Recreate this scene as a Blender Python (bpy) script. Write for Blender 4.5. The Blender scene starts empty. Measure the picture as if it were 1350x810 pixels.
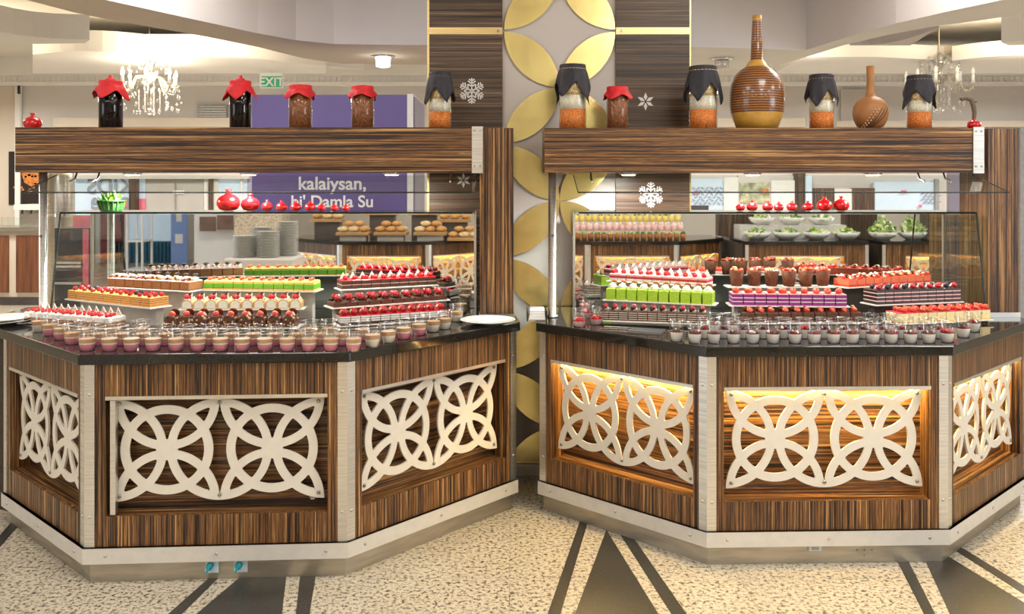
import bpy, bmesh, math, random
from mathutils import Vector, Matrix, Euler
random.seed(7)
R = math.radians
SC = bpy.context.scene
COL = SC.collection
# ------------------------------------------------------------------ camera, world, lights, exposure
F = 1180.0; CX = 675.0; HY = 243.0; EYE = 1.54          # focal length (px), principal column, horizon row, eye height
cam_d = bpy.data.cameras.new('camera'); cam = bpy.data.objects.new('camera', cam_d); COL.objects.link(cam)
cam_d.sensor_width = 36; cam_d.lens = 36*F/1350; cam_d.shift_y = -(405-HY)/1350
cam.location = (0, 0, EYE); cam.rotation_euler = (R(90), 0, 0); cam_d.clip_start = .05
SC.camera = cam
SC.view_settings.view_transform = 'Standard'; SC.view_settings.look = 'None'
SC.view_settings.gamma = 1; SC.view_settings.use_curve_mapping = False
SC.view_settings.exposure = -0.5
SC.cycles.max_bounces = 10; SC.cycles.transparent_max_bounces = 24; SC.cycles.glossy_bounces = 5
SC.cycles.caustics_reflective = False; SC.cycles.caustics_refractive = False
SC.cycles.sample_clamp_indirect = 6
world = bpy.data.worlds.new('world'); SC.world = world; world.use_nodes = True
world.node_tree.nodes['Background'].inputs[0].default_value = (.75, .87, 1, 1)
world.node_tree.nodes['Background'].inputs[1].default_value = 1.0
def area(name, loc, sx, sy, power, col, rot=(0, 0, 0)):
    d = bpy.data.lights.new(name, 'AREA'); d.shape = 'RECTANGLE'; d.size = sx; d.size_y = sy
    d.energy = power; d.color = col
    o = bpy.data.objects.new(name, d); COL.objects.link(o); o.location = loc; o.rotation_euler = rot
    return o
WARM = (1, .86, .68); NEUT = (1, .94, .86); DAY = (.80, .90, 1)
CEIL = 3.3
FILL_PANELS = []                                             # unseen ceiling panels, added to brighten the aisle and the far hall
for x in (-4.2, -1.5, 1.5, 4.2):
    for y, p in ((-3.4, 70), (.3, 50), (2.5, 50)):
        FILL_PANELS.append((x, y, p*(.62 if x < 0 and y > 0 else 1.0)))
for x in (-5.2, -1.9, 2.6, 5.6):
    FILL_PANELS.append((x, 5.2, 42))
for i, (x, y, p) in enumerate(FILL_PANELS):
    area('ceiling_fill', (x, y, CEIL-.035), .9, .9, p, NEUT)
area('window_daylight', (9.3, -2.5, 1.7), 5.0, 2.2, 430, DAY, (R(90), 0, R(90)))       # big windows in the right wall
area('window_daylight', (-9.3, -1.5, 1.7), 5.0, 2.2, 150, DAY, (R(90), 0, R(-90)))     # and in the left wall

# ------------------------------------------------------------------ projections
def P(px, py, Y): return Vector(((px-CX)*Y/F, Y, EYE-(py-HY)*Y/F))
def G(px, py, z):
    Y = F*(EYE-z)/(py-HY); return Vector(((px-CX)*Y/F, Y, z))
def PX(px, Y): return (px-CX)*Y/F
def PZ(py, Y): return EYE-(py-HY)*Y/F

# ------------------------------------------------------------------ materials
MATS = {}
def _new(name):
    m = bpy.data.materials.new(name); m.use_nodes = True
    nt = m.node_tree; return m, nt, nt.nodes, nt.links, nt.nodes['Principled BSDF']
def c4(c): return (c[0], c[1], c[2], 1)
def mat(name, col, rough=.5, metal=0, var=.12, scale=30, bump=0, bscale=80, emit=0, ecol=None, spec=.5, sss=0, coat=0):
    if name in MATS: return MATS[name]
    m, nt, N, L, b = _new(name)
    tc = N.new('ShaderNodeTexCoord'); n = N.new('ShaderNodeTexNoise'); n.inputs['Scale'].default_value = scale; n.inputs['Detail'].default_value = 3
    L.new(tc.outputs['Object'], n.inputs['Vector'])
    r = N.new('ShaderNodeValToRGB'); L.new(n.outputs['Fac'], r.inputs['Fac'])
    r.color_ramp.elements[0].position = .3; r.color_ramp.elements[1].position = .7
    r.color_ramp.elements[0].color = c4([max(0, c*(1-var)) for c in col]); r.color_ramp.elements[1].color = c4([min(1, c*(1+var)) for c in col])
    L.new(r.outputs['Color'], b.inputs['Base Color'])
    b.inputs['Roughness'].default_value = rough; b.inputs['Metallic'].default_value = metal
    b.inputs['Specular IOR Level'].default_value = spec; b.inputs['Coat Weight'].default_value = coat
    if sss: b.inputs['Subsurface Weight'].default_value = sss; b.inputs['Subsurface Scale'].default_value = .01
    if emit:
        b.inputs['Emission Color'].default_value = c4(ecol or col); b.inputs['Emission Strength'].default_value = emit
    if bump:
        n2 = N.new('ShaderNodeTexNoise'); n2.inputs['Scale'].default_value = bscale; n2.inputs['Detail'].default_value = 4
        L.new(tc.outputs['Object'], n2.inputs['Vector'])
        bp = N.new('ShaderNodeBump'); bp.inputs['Strength'].default_value = bump; bp.inputs['Distance'].default_value = .004
        L.new(n2.outputs['Fac'], bp.inputs['Height']); L.new(bp.outputs['Normal'], b.inputs['Normal'])
    MATS[name] = m; return m
def ramp(N, stops):
    r = N.new('ShaderNodeValToRGB'); e = r.color_ramp.elements
    e[0].position, e[0].color = stops[0][0], c4(stops[0][1]); e[1].position, e[1].color = stops[-1][0], c4(stops[-1][1])
    for p, c in stops[1:-1]:
        k = e.new(p); k.color = c4(c)
    return r
def wood(name, axis, stops, across=75, along=1.3, rough=.42, coat=.1):
    """striped veneer: noise stretched along one axis"""
    if name in MATS: return MATS[name]
    m, nt, N, L, b = _new(name)
    tc = N.new('ShaderNodeTexCoord'); mp = N.new('ShaderNodeMapping')
    s = [across]*3; s['xyz'.index(axis)] = along; mp.inputs['Scale'].default_value = s
    oi = N.new('ShaderNodeObjectInfo'); mu = N.new('ShaderNodeMath'); mu.operation = 'MULTIPLY'; mu.inputs[1].default_value = 37
    L.new(oi.outputs['Random'], mu.inputs[0])
    L.new(tc.outputs['Object'], mp.inputs['Vector'])
    n = N.new('ShaderNodeTexNoise'); n.noise_dimensions = '4D'; n.inputs['Scale'].default_value = 1; n.inputs['Detail'].default_value = 3.5; n.inputs['Roughness'].default_value = .62
    n.inputs['Distortion'].default_value = .35
    L.new(mp.outputs['Vector'], n.inputs['Vector']); L.new(mu.outputs[0], n.inputs['W'])
    r = ramp(N, stops); L.new(n.outputs['Fac'], r.inputs['Fac'])
    n2 = N.new('ShaderNodeTexNoise'); n2.inputs['Scale'].default_value = .09; n2.inputs['Detail'].default_value = 1
    L.new(mp.outputs['Vector'], n2.inputs['Vector'])
    mx = N.new('ShaderNodeMix'); mx.data_type = 'RGBA'; mx.blend_type = 'MULTIPLY'; mx.inputs['Factor'].default_value = .45
    r2 = ramp(N, [(.35, (.55, .5, .48)), (.65, (1, 1, 1))]); L.new(n2.outputs['Fac'], r2.inputs['Fac'])
    L.new(r.outputs['Color'], mx.inputs['A']); L.new(r2.outputs['Color'], mx.inputs['B'])
    L.new(mx.outputs['Result'], b.inputs['Base Color'])
    b.inputs['Roughness'].default_value = rough; b.inputs['Coat Weight'].default_value = coat; b.inputs['Coat Roughness'].default_value = .25
    MATS[name] = m; return m
ZEB = [(.40, (.008, .004, .003)), (.455, (.035, .014, .006)), (.485, (.22, .092, .025)), (.51, (.035, .014, .006)), (.545, (.36, .165, .05)), (.575, (.05, .02, .008)), (.63, (.55, .31, .115))]
ZEBD = [(.37, (.016, .010, .007)), (.46, (.06, .034, .020)), (.51, (.13, .078, .046)), (.55, (.06, .037, .022)), (.64, (.24, .155, .095))]
wood('zebrano_vertical', 'z', ZEB, across=135); wood('zebrano_horizontal', 'x', ZEB, across=120, along=1.2)
wood('dark_zebrano_horizontal', 'x', ZEBD, across=85, along=.8); wood('brown_wood_vertical', 'z', ZEBD, across=60)
wood('cabinet_wood', 'z', [(.3, (.09, .03, .015)), (.5, (.2, .075, .035)), (.7, (.3, .13, .06))], across=25)
wood('bread_board', 'x', [(.3, (.42, .24, .1)), (.7, (.65, .42, .2))], across=30)
def speck(name, stops, scale, rough, coat=0, bright=1.0):
    if name in MATS: return MATS[name]
    m, nt, N, L, b = _new(name)
    tc = N.new('ShaderNodeTexCoord')
    n = N.new('ShaderNodeTexNoise'); n.inputs['Scale'].default_value = scale; n.inputs['Detail'].default_value = 5; n.inputs['Roughness'].default_value = .75
    L.new(tc.outputs['Object'], n.inputs['Vector'])
    r = ramp(N, stops); L.new(n.outputs['Fac'], r.inputs['Fac'])
    L.new(r.outputs['Color'], b.inputs['Base Color']); b.inputs['Roughness'].default_value = rough; b.inputs['Coat Weight'].default_value = coat
    MATS[name] = m; return m
speck('granite', [(.38, (.03, .025, .02)), (.435, (.20, .17, .125)), (.475, (.50, .44, .34)), (.6, (.66, .60, .48)), (.68, (.36, .31, .235))], 58, .3, .15)
speck('dark_granite', [(.35, (.010, .010, .009)), (.6, (.045, .042, .037)), (.72, (.10, .092, .08))], 120, .34, .0)
speck('black_granite', [(.40, (.006, .006, .005)), (.58, (.018, .017, .015)), (.66, (.06, .056, .048)), (.74, (.20, .19, .16))], 230, .08, .15)
speck('pebble_wall', [(.35, (.2, .15, .1)), (.5, (.55, .45, .33)), (.65, (.75, .66, .52))], 40, .8)
def glass(name, tint=(.93, .98, .96), refl=1.0, rough=0.0, base=.02):
    if name in MATS: return MATS[name]
    m, nt, N, L, b = _new(name); N.remove(b)
    t = N.new('ShaderNodeBsdfTransparent'); t.inputs['Color'].default_value = c4(tint)
    g = N.new('ShaderNodeBsdfGlossy'); g.inputs['Roughness'].default_value = rough
    lw = N.new('ShaderNodeLayerWeight'); lw.inputs['Blend'].default_value = .5
    pw = N.new('ShaderNodeMath'); pw.operation = 'POWER'; pw.inputs[1].default_value = 4.5; L.new(lw.outputs['Facing'], pw.inputs[0])
    mu = N.new('ShaderNodeMath'); mu.operation = 'MULTIPLY_ADD'; mu.inputs[1].default_value = refl; mu.inputs[2].default_value = base; mu.use_clamp = True
    L.new(pw.outputs[0], mu.inputs[0])
    mx = N.new('ShaderNodeMixShader'); L.new(mu.outputs[0], mx.inputs[0]); L.new(t.outputs[0], mx.inputs[1]); L.new(g.outputs[0], mx.inputs[2])
    L.new(mx.outputs[0], N['Material Output'].inputs['Surface'])
    MATS[name] = m; return m
glass('clear_glass', (.95, .985, .97), .8, 0, .03); glass('pane_glass', (.95, .98, .97), .3, 0, .03); glass('cup_plastic', (.98, .98, .98), .9, .08, .085); glass('cup_rim', (.96, .96, .96), .8, .12, .38); glass('shelf_glass', (.90, .97, .95), 1.0)
glass('jar_glass', (.93, .94, .93), 1.0, .02, .03); glass('dark_jar_glass', (.25, .2, .22), 1.4, .03, .05); glass('crystal', (.95, .95, .95), .9, .05, .35)
mat('glass_edge', (.008, .016, .014), .15, 0, .05)
mat('mirror', (.86, .87, .86), .015, 1, 0); mat('mirror_tray', (.8, .8, .8), .05, 1, .02)
def brushed(name, col, rough, s=(4, 4, 160)):
    m, nt, N, L, b = _new(name)
    tc = N.new('ShaderNodeTexCoord'); mp = N.new('ShaderNodeMapping'); mp.inputs['Scale'].default_value = s
    n = N.new('ShaderNodeTexNoise'); n.inputs['Scale'].default_value = 1; n.inputs['Detail'].default_value = 4
    L.new(tc.outputs['Object'], mp.inputs[0]); L.new(mp.outputs[0], n.inputs[0])
    r = ramp(N, [(.3, [c*.82 for c in col]), (.7, [min(1, c*1.1) for c in col])]); L.new(n.outputs['Fac'], r.inputs[0]); L.new(r.outputs[0], b.inputs['Base Color'])
    b.inputs['Roughness'].default_value = rough; b.inputs['Metallic'].default_value = 1; MATS[name] = m; return m
brushed('aluminium', (.80, .79, .76), .34); brushed('plinth_steel', (.50, .46, .39), .42, (6, 6, 40)); brushed('chrome', (.86, .86, .87), .12)
brushed('pole_steel', (.88, .88, .89), .3); brushed('gold', (.95, .78, .34), .24, (7, 7, 9)); brushed('brass_strip', (.80, .62, .30), .35); brushed('stainless', (.6, .58, .53), .3)
mat('trim_white', (.66, .64, .60), .4, .3, .04); mat('fret_cream', (.70, .655, .57), .45, .0, .03)
mat('bolt', (.35, .33, .30), .3, 1); mat('screw', (.6, .58, .54), .3, 1)
mat('blocking_core', (.05, .035, .025), .8); mat('wall_beige', (.70, .62, .52), .85, 0, .03, 3); mat('wall_lavender', (.70, .665, .675), .85, 0, .02, 2)
mat('wall_pale', (.66, .63, .60), .85, 0, .03, 2); mat('ceiling_cream', (.86, .82, .75), .9, 0, .02, 2); mat('plaster_white', (.88, .865, .85), .8, 0, .02, 3)
mat('column_beige', (.58, .53, .50), .7, 0, .03, 4); mat('purple_panel', (.13, .10, .30), .45, 0, .15, 1.2)
mat('lilac_panel', (.40, .38, .52), .5, 0, .08, 2); mat('letter_white', (.85, .85, .85), .5, 0, .02); mat('letter_grey', (.30, .33, .38), .5, 0, .02)
mat('exit_green', (.03, .30, .16), .5, 0, .05, emit=.4, ecol=(.04, .4, .2)); mat('white_plastic', (.82, .82, .80), .4, 0, .03)
mat('window_light', (.50, .60, .68), .3, 0, .05, 4, emit=.42, ecol=(.66, .82, 1)); mat('grey_door', (.50, .49, .47), .6, 0, .05, 3)
mat('lamp_glow', (1, .95, .85), .4, 0, 0, emit=14, ecol=(1, .93, .8)); mat('led_warm', (1, .8, .4), .4, 0, 0, emit=2.5, ecol=(1, .72, .25))
mat('fill_glow', (1, 1, 1), .4, 0, 0, emit=3, ecol=(1, .95, .88)); mat('bulb_glow', (1, .95, .85), .4, 0, 0, emit=25, ecol=(1, .92, .75))
mat('white_ceramic', (.85, .85, .83), .15, 0, .02, 10, coat=.3); mat('plate_grey', (.62, .62, .58), .25, 0, .04, 8)
mat('napkin', (.82, .82, .82), .8, 0, .04); mat('black_plastic', (.02, .02, .022), .4); mat('teal_knob', (.02, .32, .38), .35, 0, .15)
mat('paper_label', (.55, .68, .74), .5); mat('tray_white', (.72, .68, .62), .45, 0, .05); mat('riser_white', (.66, .62, .56), .5, 0, .06); mat('riser_dark', (.10, .085, .075), .4)
# food
mat('chocolate', (.13, .038, .015), .6, 0, .3, 90, .3, 120, spec=.2); mat('dark_choc', (.03, .012, .01), .35, 0, .3, 90, .4, 120)
mat('choc_sponge', (.11, .045, .025), .85, 0, .35, 120, .8, 160); mat('brown_sponge', (.36, .15, .05), .85, 0, .25, 120, .8, 160)
mat('orange_wafer', (.72, .36, .10), .7, 0, .18, 90, .5, 150); mat('wafer_dark', (.36, .14, .03), .7, 0, .2, 90)
mat('cream', (.86, .80, .68), .5, 0, .06, 60, .3, 60, sss=.1); mat('white_cream', (.88, .84, .79), .5, 0, .05, 60, .3, 60)
mat('pink_cream', (.85, .55, .52), .5, 0, .15, 80, .5, 60); mat('yellow_sponge', (.82, .55, .13), .75, 0, .12, 120, .5, 160)
mat('yellow_top', (.86, .68, .16), .45, 0, .1, 60); mat('green_sponge', (.16, .50, .03), .7, 0, .15, 100, .5, 160); mat('lime_cake', (.36, .56, .03), .65, 0, .15, 90, .5, 140)
mat('red_jelly', (.55, .02, .035), .15, 0, .25, 60, coat=.4); mat('berry_red', (.60, .015, .02), .2, 0, .35, 60, coat=.4); mat('cherry', (.42, .008, .018), .14, 0, .35, 40, coat=.6)
mat('strawberry', (.70, .06, .03), .3, 0, .3, 120, .4, 200); mat('strawberry_cut', (.78, .20, .11), .4, 0, .3, 150); mat('blueberry', (.035, .02, .035), .35, 0, .4, 60)
mat('chip_white', (.84, .80, .68), .4, 0, .04); mat('leaf_green', (.07, .19, .025), .5, 0, .35, 60); mat('lettuce', (.28, .50, .06), .5, 0, .4, 40); mat('lettuce_pale', (.55, .68, .22), .5, 0, .3, 40)
mat('nut', (.60, .40, .20), .7, 0, .35, 120, .6, 160); mat('beige_roll', (.66, .46, .24), .7, 0, .2, 100, .6, 160); mat('purple_sponge', (.26, .03, .20), .75, 0, .25, 110, .6, 160)
mat('pink_layer', (.80, .36, .36), .55, 0, .15, 80); mat('red_layer', (.48, .02, .05), .5, 0, .2, 90); mat('custard', (.86, .70, .36), .5, 0, .08, 60); mat('orange_jelly', (.72, .07, .025), .35, 0, .18, 70, coat=.2); mat('orange_pale', (.84, .20, .10), .45, 0, .12, 70)
mat('pink_fill', (.90, .28, .38), .3, 0, .08, 40, coat=.3); mat('cream_fill', (.84, .76, .62), .35, 0, .05, 40); mat('mousse_brown', (.48, .28, .14), .4, 0, .12, 50); mat('jam', (.16, .01, .02), .15, 0, .3, 50, coat=.5)
mat('bread_crust', (.62, .33, .10), .6, 0, .35, 60, .6, 90); mat('bread_pale', (.80, .60, .33), .7, 0, .25, 70, .6, 90); mat('shrimp', (.80, .45, .28), .4, 0, .3, 60)
mat('pom_red', (.50, .006, .008), .16, 0, .12, 20, coat=.25); mat('cloth_red', (.62, .012, .02), .6, 0, .2, 25, .3, 40)
def sheer(name, col, a):
    m, nt, N, L, b = _new(name); b.inputs['Base Color'].default_value = c4(col); b.inputs['Roughness'].default_value = .6
    tc = N.new('ShaderNodeTexCoord'); n = N.new('ShaderNodeTexNoise'); n.inputs['Scale'].default_value = 30; L.new(tc.outputs['Object'], n.inputs[0])
    mr = N.new('ShaderNodeMapRange'); mr.inputs[3].default_value = a-.12; mr.inputs[4].default_value = min(1, a+.12); L.new(n.outputs['Fac'], mr.inputs[0]); L.new(mr.outputs[0], b.inputs['Alpha'])
    MATS[name] = m
sheer('cloth_black', (.022, .02, .03), .88)
mat('lentil', (.78, .20, .03), .6, 0, .45, 130, .8, 150); mat('chickpea', (.72, .50, .24), .6, 0, .5, 110, .9, 120); mat('rice', (.78, .72, .58), .6, 0, .2, 150, .6, 160); mat('pepper_brown', (.26, .09, .03), .5, 0, .5, 90, .8, 120)
mat('pickle_dark', (.035, .022, .022), .3, 0, .4, 40); mat('dry_stem', (.14, .10, .07), .8, 0, .4, 80)
def rings(name, dark, light, scale):
    m, nt, N, L, b = _new(name)
    tc = N.new('ShaderNodeTexCoord'); w = N.new('ShaderNodeTexWave'); w.bands_direction = 'Z'; w.inputs['Scale'].default_value = scale; w.inputs['Distortion'].default_value = 1.2
    L.new(tc.outputs['Object'], w.inputs[0]); r = ramp(N, [(.25, dark), (.6, [(a+b_)/2 for a, b_ in zip(dark, light)]), (.97, light)]); L.new(w.outputs['Fac'], r.inputs[0]); L.new(r.outputs[0], b.inputs['Base Color'])
    b.inputs['Roughness'].default_value = .3; b.inputs['Coat Weight'].default_value = .4; MATS[name] = m
rings('vase_rings', (.07, .02, .008), (.36, .15, .042), 26); mat('vase_gold', (.52, .29, .05), .35, 0, .12, 30, coat=.3)
mat('gourd', (.34, .145, .045), .5, 0, .2, 12); mat('gourd_dark', (.10, .04, .015), .5); mat('gourd_dot', (.80, .66, .42), .5)
mat('basket_green', (.018, .12, .02), .5, 0, .2, 60); mat('coffee_dark', (.02, .013, .01), .5); mat('poster_orange', (.65, .22, .05), .5, 0, .4, 25)
mat('blue_wainscot', (.03, .16, .26), .5, 0, .1, 5); mat('banner_blue', (.22, .33, .68), .5, 0, .12, 3); mat('brown_blind', (.20, .12, .09), .6, 0, .2, 8)
mat('maroon', (.32, .06, .09), .6, 0, .2, 6); mat('magenta', (.45, .05, .20), .5, 0, .1, 6); mat('pink_sign', (.80, .20, .30), .5, 0, .15, 10); mat('dark_cabinet', (.07, .06, .065), .35, 0, .2, 6); mat('picture_green', (.40, .42, .28), .6, 0, .5, 14)
mat('vent_grey', (.32, .32, .32), .5); mat('candle_white', (.85, .82, .72), .4, emit=.6); mat('chandelier_brass', (.75, .66, .45), .25, .8); mat('shelf_white', (.62, .60, .57), .4)

# ------------------------------------------------------------------ mesh builder
class MB:
    def __init__(s): s.v = []; s.f = []; s.m = []; s.sm = []; s.mats = []
    def mi(s, name):
        if name not in s.mats: s.mats.append(name)
        return s.mats.index(name)
    def add(s, vs, fs, m, smooth=False):
        b = len(s.v); s.v += [tuple(v) for v in vs]; k = s.mi(m)
        for f in fs: s.f.append([b+i for i in f]); s.m.append(k); s.sm.append(smooth)
        return s
    def box(s, x0, x1, y0, y1, z0, z1, m):
        v = [(x0,y0,z0),(x1,y0,z0),(x1,y1,z0),(x0,y1,z0),(x0,y0,z1),(x1,y0,z1),(x1,y1,z1),(x0,y1,z1)]
        return s.add(v, [(0,3,2,1),(4,5,6,7),(0,1,5,4),(1,2,6,5),(2,3,7,6),(3,0,4,7)], m)
    def cham(s, x0, x1, y0, y1, z0, z1, m, c=.003):
        """box with a chamfered top edge"""
        v = [(x0,y0,z0),(x1,y0,z0),(x1,y1,z0),(x0,y1,z0),(x0,y0,z1-c),(x1,y0,z1-c),(x1,y1,z1-c),(x0,y1,z1-c),(x0+c,y0+c,z1),(x1-c,y0+c,z1),(x1-c,y1-c,z1),(x0+c,y1-c,z1)]
        f = [(0,3,2,1),(8,9,10,11)]
        for i in range(4):
            j = (i+1) % 4; f += [(i,j,4+j,4+i),(4+i,4+j,8+j,8+i)]
        return s.add(v, f, m)
    def prism(s, poly, z0, z1, m):
        n = len(poly); v = [(p[0],p[1],z0) for p in poly]+[(p[0],p[1],z1) for p in poly]
        return s.add(v, [tuple(range(n))[::-1], tuple(range(n,2*n))]+[(i,(i+1)%n,n+(i+1)%n,n+i) for i in range(n)], m)
    def plate(s, poly, y0, y1, m):
        """polygon in the x-z plane, thick in y"""
        n = len(poly); v = [(p[0],y0,p[1]) for p in poly]+[(p[0],y1,p[1]) for p in poly]
        return s.add(v, [tuple(range(n)), tuple(range(n,2*n))[::-1]]+[(i,n+i,n+(i+1)%n,(i+1)%n) for i in range(n)], m)
    def lathe(s, prof, m, n=16, c=(0,0,0), smooth=True, close=True, bands=None, squash=1):
        v = []; k = len(prof)
        for r, z in prof:
            for i in range(n):
                a = 2*math.pi*i/n; v.append((c[0]+r*math.cos(a), c[1]+r*math.sin(a)*squash, c[2]+z))
        b = len(s.v); s.v += v
        for j in range(k-1):
            mm = s.mi(bands[j] if bands else m)
            for i in range(n):
                i2 = (i+1) % n; s.f.append([b+j*n+i, b+j*n+i2, b+(j+1)*n+i2, b+(j+1)*n+i]); s.m.append(mm); s.sm.append(smooth)
        if close:
            s.f.append([b+i for i in range(n)][::-1]); s.m.append(s.mi(bands[0] if bands else m)); s.sm.append(False)
            s.f.append([b+(k-1)*n+i for i in range(n)]); s.m.append(s.mi(bands[-1] if bands else m)); s.sm.append(False)
        return s
    def ball(s, c, r, m, n=8, k=5, sq=(1,1,1), jit=0):
        v = [(c[0],c[1],c[2]-r*sq[2])]; f = []
        for j in range(1, k):
            t = math.pi*j/k
            for i in range(n):
                a = 2*math.pi*i/n; q = 1+random.uniform(-jit, jit)
                v.append((c[0]+r*q*sq[0]*math.sin(t)*math.cos(a), c[1]+r*q*sq[1]*math.sin(t)*math.sin(a), c[2]-r*q*sq[2]*math.cos(t)))
        v.append((c[0],c[1],c[2]+r*sq[2])); e = len(v)-1
        for i in range(n):
            i2 = (i+1) % n; f.append((0, 1+i2, 1+i)); f.append((e, e-n+i, e-n+i2))
            for j in range(k-2): f.append((1+j*n+i, 1+j*n+i2, 1+(j+1)*n+i2, 1+(j+1)*n+i))
        return s.add(v, f, m, True)
    def tube(s, pts, rad, m, n=8, smooth=True):
        pts = [Vector(p) for p in pts]; k = len(pts); rad = rad if isinstance(rad, (list, tuple)) else [rad]*k
        v = []
        for j, p in enumerate(pts):
            d = (pts[min(j+1,k-1)]-pts[max(j-1,0)]).normalized()
            u = d.orthogonal().normalized() if j == 0 else (u - d*u.dot(d)).normalized()
            w = d.cross(u)
            for i in range(n):
                a = 2*math.pi*i/n; v.append(p+(u*math.cos(a)+w*math.sin(a))*rad[j])
        f = [(j*n+i, j*n+(i+1)%n, (j+1)*n+(i+1)%n, (j+1)*n+i) for j in range(k-1) for i in range(n)]
        s.add(v, f, m, smooth)
        return s.add(v[:n]+v[-n:], [tuple(range(n))[::-1], tuple(range(n,2*n))], m)
    def mesh(s, name):
        me = bpy.data.meshes.new(name); me.from_pydata(s.v, [], s.f)
        for n in s.mats: me.materials.append(MATS[n])
        me.polygons.foreach_set('material_index', s.m); me.polygons.foreach_set('use_smooth', s.sm)
        me.update(); return me
    def obj(s, name, parent=None, loc=(0,0,0), rotz=0):
        return link(name, s.mesh(name), parent, loc, rotz)
def link(name, me, parent=None, loc=(0,0,0), rotz=0, rot=None):
    o = bpy.data.objects.new(name, me); COL.objects.link(o); o.parent = parent
    o.location = loc; o.rotation_euler = rot if rot else (0, 0, rotz); return o
def tag(o, label, cat, group=None):
    o['label'] = label; o['category'] = cat
    if group: o['group'] = group
    return o
def thing(name, label, cat, loc=(0,0,0), rotz=0, group=None):
    o = bpy.data.objects.new(name, None); COL.objects.link(o); o.location = loc; o.rotation_euler = (0,0,rotz); o.empty_display_size = .05
    return tag(o, label, cat, group)
def struct(o): o['kind'] = 'structure'; return o
def box_obj(name, x0, x1, y0, y1, z0, z1, m, parent=None): return MB().box(x0,x1,y0,y1,z0,z1,m).obj(name, parent)
def text_obj(name, body, size, m, loc, parent=None, mirror=False, rotz=0, extrude=.002, align='CENTER'):
    cu = bpy.data.curves.new(name, 'FONT'); cu.body = body; cu.size = size; cu.extrude = extrude; cu.align_x = align; cu.offset = size*.018
    t = bpy.data.objects.new(name, cu); COL.objects.link(t); bpy.context.view_layer.update()
    me = bpy.data.meshes.new_from_object(t.evaluated_get(bpy.context.evaluated_depsgraph_get()))
    bpy.data.objects.remove(t); me.materials.clear(); me.materials.append(MATS[m])
    if mirror:
        for v in me.vertices: v.co.x = -v.co.x
        me.flip_normals()
    return link(name, me, parent, loc, rot=(R(90), 0, rotz))
# ------------------------------------------------------------------ floor
fl = struct(box_obj('floor', -9.6, 9.6, -9.0, 12.7, -.15, -.003, 'granite'))
T = .9
tile = MB().cham(-T/2+.002, T/2-.002, -T/2+.002, T/2-.002, -.003, 0, 'granite', .001).mesh('floor_tile')
for i in range(-4, 5):
    for j in range(-1, 6): link('floor_tile', tile, fl, (i*T+.44, j*T+.35, 0))
def strip(l0, l1, t0=-.35, t1=2.2, name='floor_inlay'):
    """a dark inlay between two lines on the floor, each given by two photo points"""
    a0, a1, b0, b1 = [G(p[0], p[1], 0) for p in (*l0, *l1)]
    q = [a0+(a1-a0)*t0, a0+(a1-a0)*t1, b0+(b1-b0)*t1, b0+(b1-b0)*t0]
    ar = sum(q[i].x*q[(i+1)%4].y-q[(i+1)%4].x*q[i].y for i in range(4))
    if ar < 0: q = q[::-1]
    MB().prism([(p.x, p.y) for p in q], -.003, .0012, 'dark_granite').obj(name, fl)
strip(((763,692),(722,810)), ((774,692),(739,810)))
strip(((799,700),(758,810)), ((800,700),(868,810)), 0)
strip(((822,712),(885,810)), ((839,715),(905,810)))
strip(((1186,747),(1218,810)), ((1201,747),(1233,810)))
strip(((1223,747),(1252,810)), ((1258,739),(1350,795)), -.1)
strip(((1262,728),(1350,784)), ((1272,725),(1350,773)))
strip(((270,767.5),(222,810)), ((283,767.5),(240,810)), -1)
strip(((310,767),(259,810)), ((377,765),(371.5,810)), -.6, 2.5)
strip(((395,765),(390,810)), ((415.5,765),(408,810)), -1)
strip(((14,690),(0,706)), ((24,694),(0,722)), -.6, 2)

# ------------------------------------------------------------------ walls, ceiling
struct(box_obj('wall_far', -9.6, 9.6, 12.5, 12.7, 0, CEIL, 'wall_pale'))
struct(box_obj('wall_back', -9.6, 9.6, -9.0, -8.8, 0, CEIL, 'wall_beige'))
struct(box_obj('wall_left', -9.6, -9.4, -9.0, 12.7, 0, CEIL, 'wall_beige'))
struct(box_obj('wall_right', 9.4, 9.6, -9.0, 12.7, 0, CEIL, 'wall_pale'))
cei = struct(box_obj('ceiling', -9.6, 9.6, -9.0, 12.7, CEIL, CEIL+.15, 'ceiling_cream'))
for i, (x, y, p) in enumerate(FILL_PANELS):  # invented housings for the added ceiling fill
    t = thing('fill_panel', 'added square white fill light panel set in the ceiling above the aisle', 'light', (x, y, CEIL-.03), 0, 'added ceiling fill panels')
    MB().box(-.48, .48, -.48, .48, .012, .03, 'white_plastic').obj('frame', t)
    MB().box(-.44, .44, -.44, .44, .004, .012, 'fill_glow').obj('diffuser', t)
def beam(name, front, back, z, m, ms):
    """a ceiling bulkhead: photo points of the front and back bottom edges at height z"""
    f = [G(x, y, z) for x, y in front]; b = [G(x, y, z) for x, y in back]
    mb = MB(); n = len(f)
    v = [(p.x,p.y,z) for p in f]+[(p.x,p.y,z) for p in b]+[(p.x,p.y,CEIL) for p in f]+[(p.x,p.y,CEIL) for p in b]
    fs1 = [(i, i+1, 2*n+i+1, 2*n+i) for i in range(n-1)]+[(n+i+1, n+i, 3*n+i, 3*n+i+1) for i in range(n-1)]+[(0,2*n,3*n,n),(n-1,2*n-1,4*n-1,3*n-1)]
    mb.add(v, fs1, m); mb.add(v, [(i, n+i, n+i+1, i+1) for i in range(n-1)], ms); mb.add(v, [(2*n+i, 2*n+i+1, 3*n+i+1, 3*n+i) for i in range(n-1)], m)
    return struct(mb.obj(name))
BZ = 2.65
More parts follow.
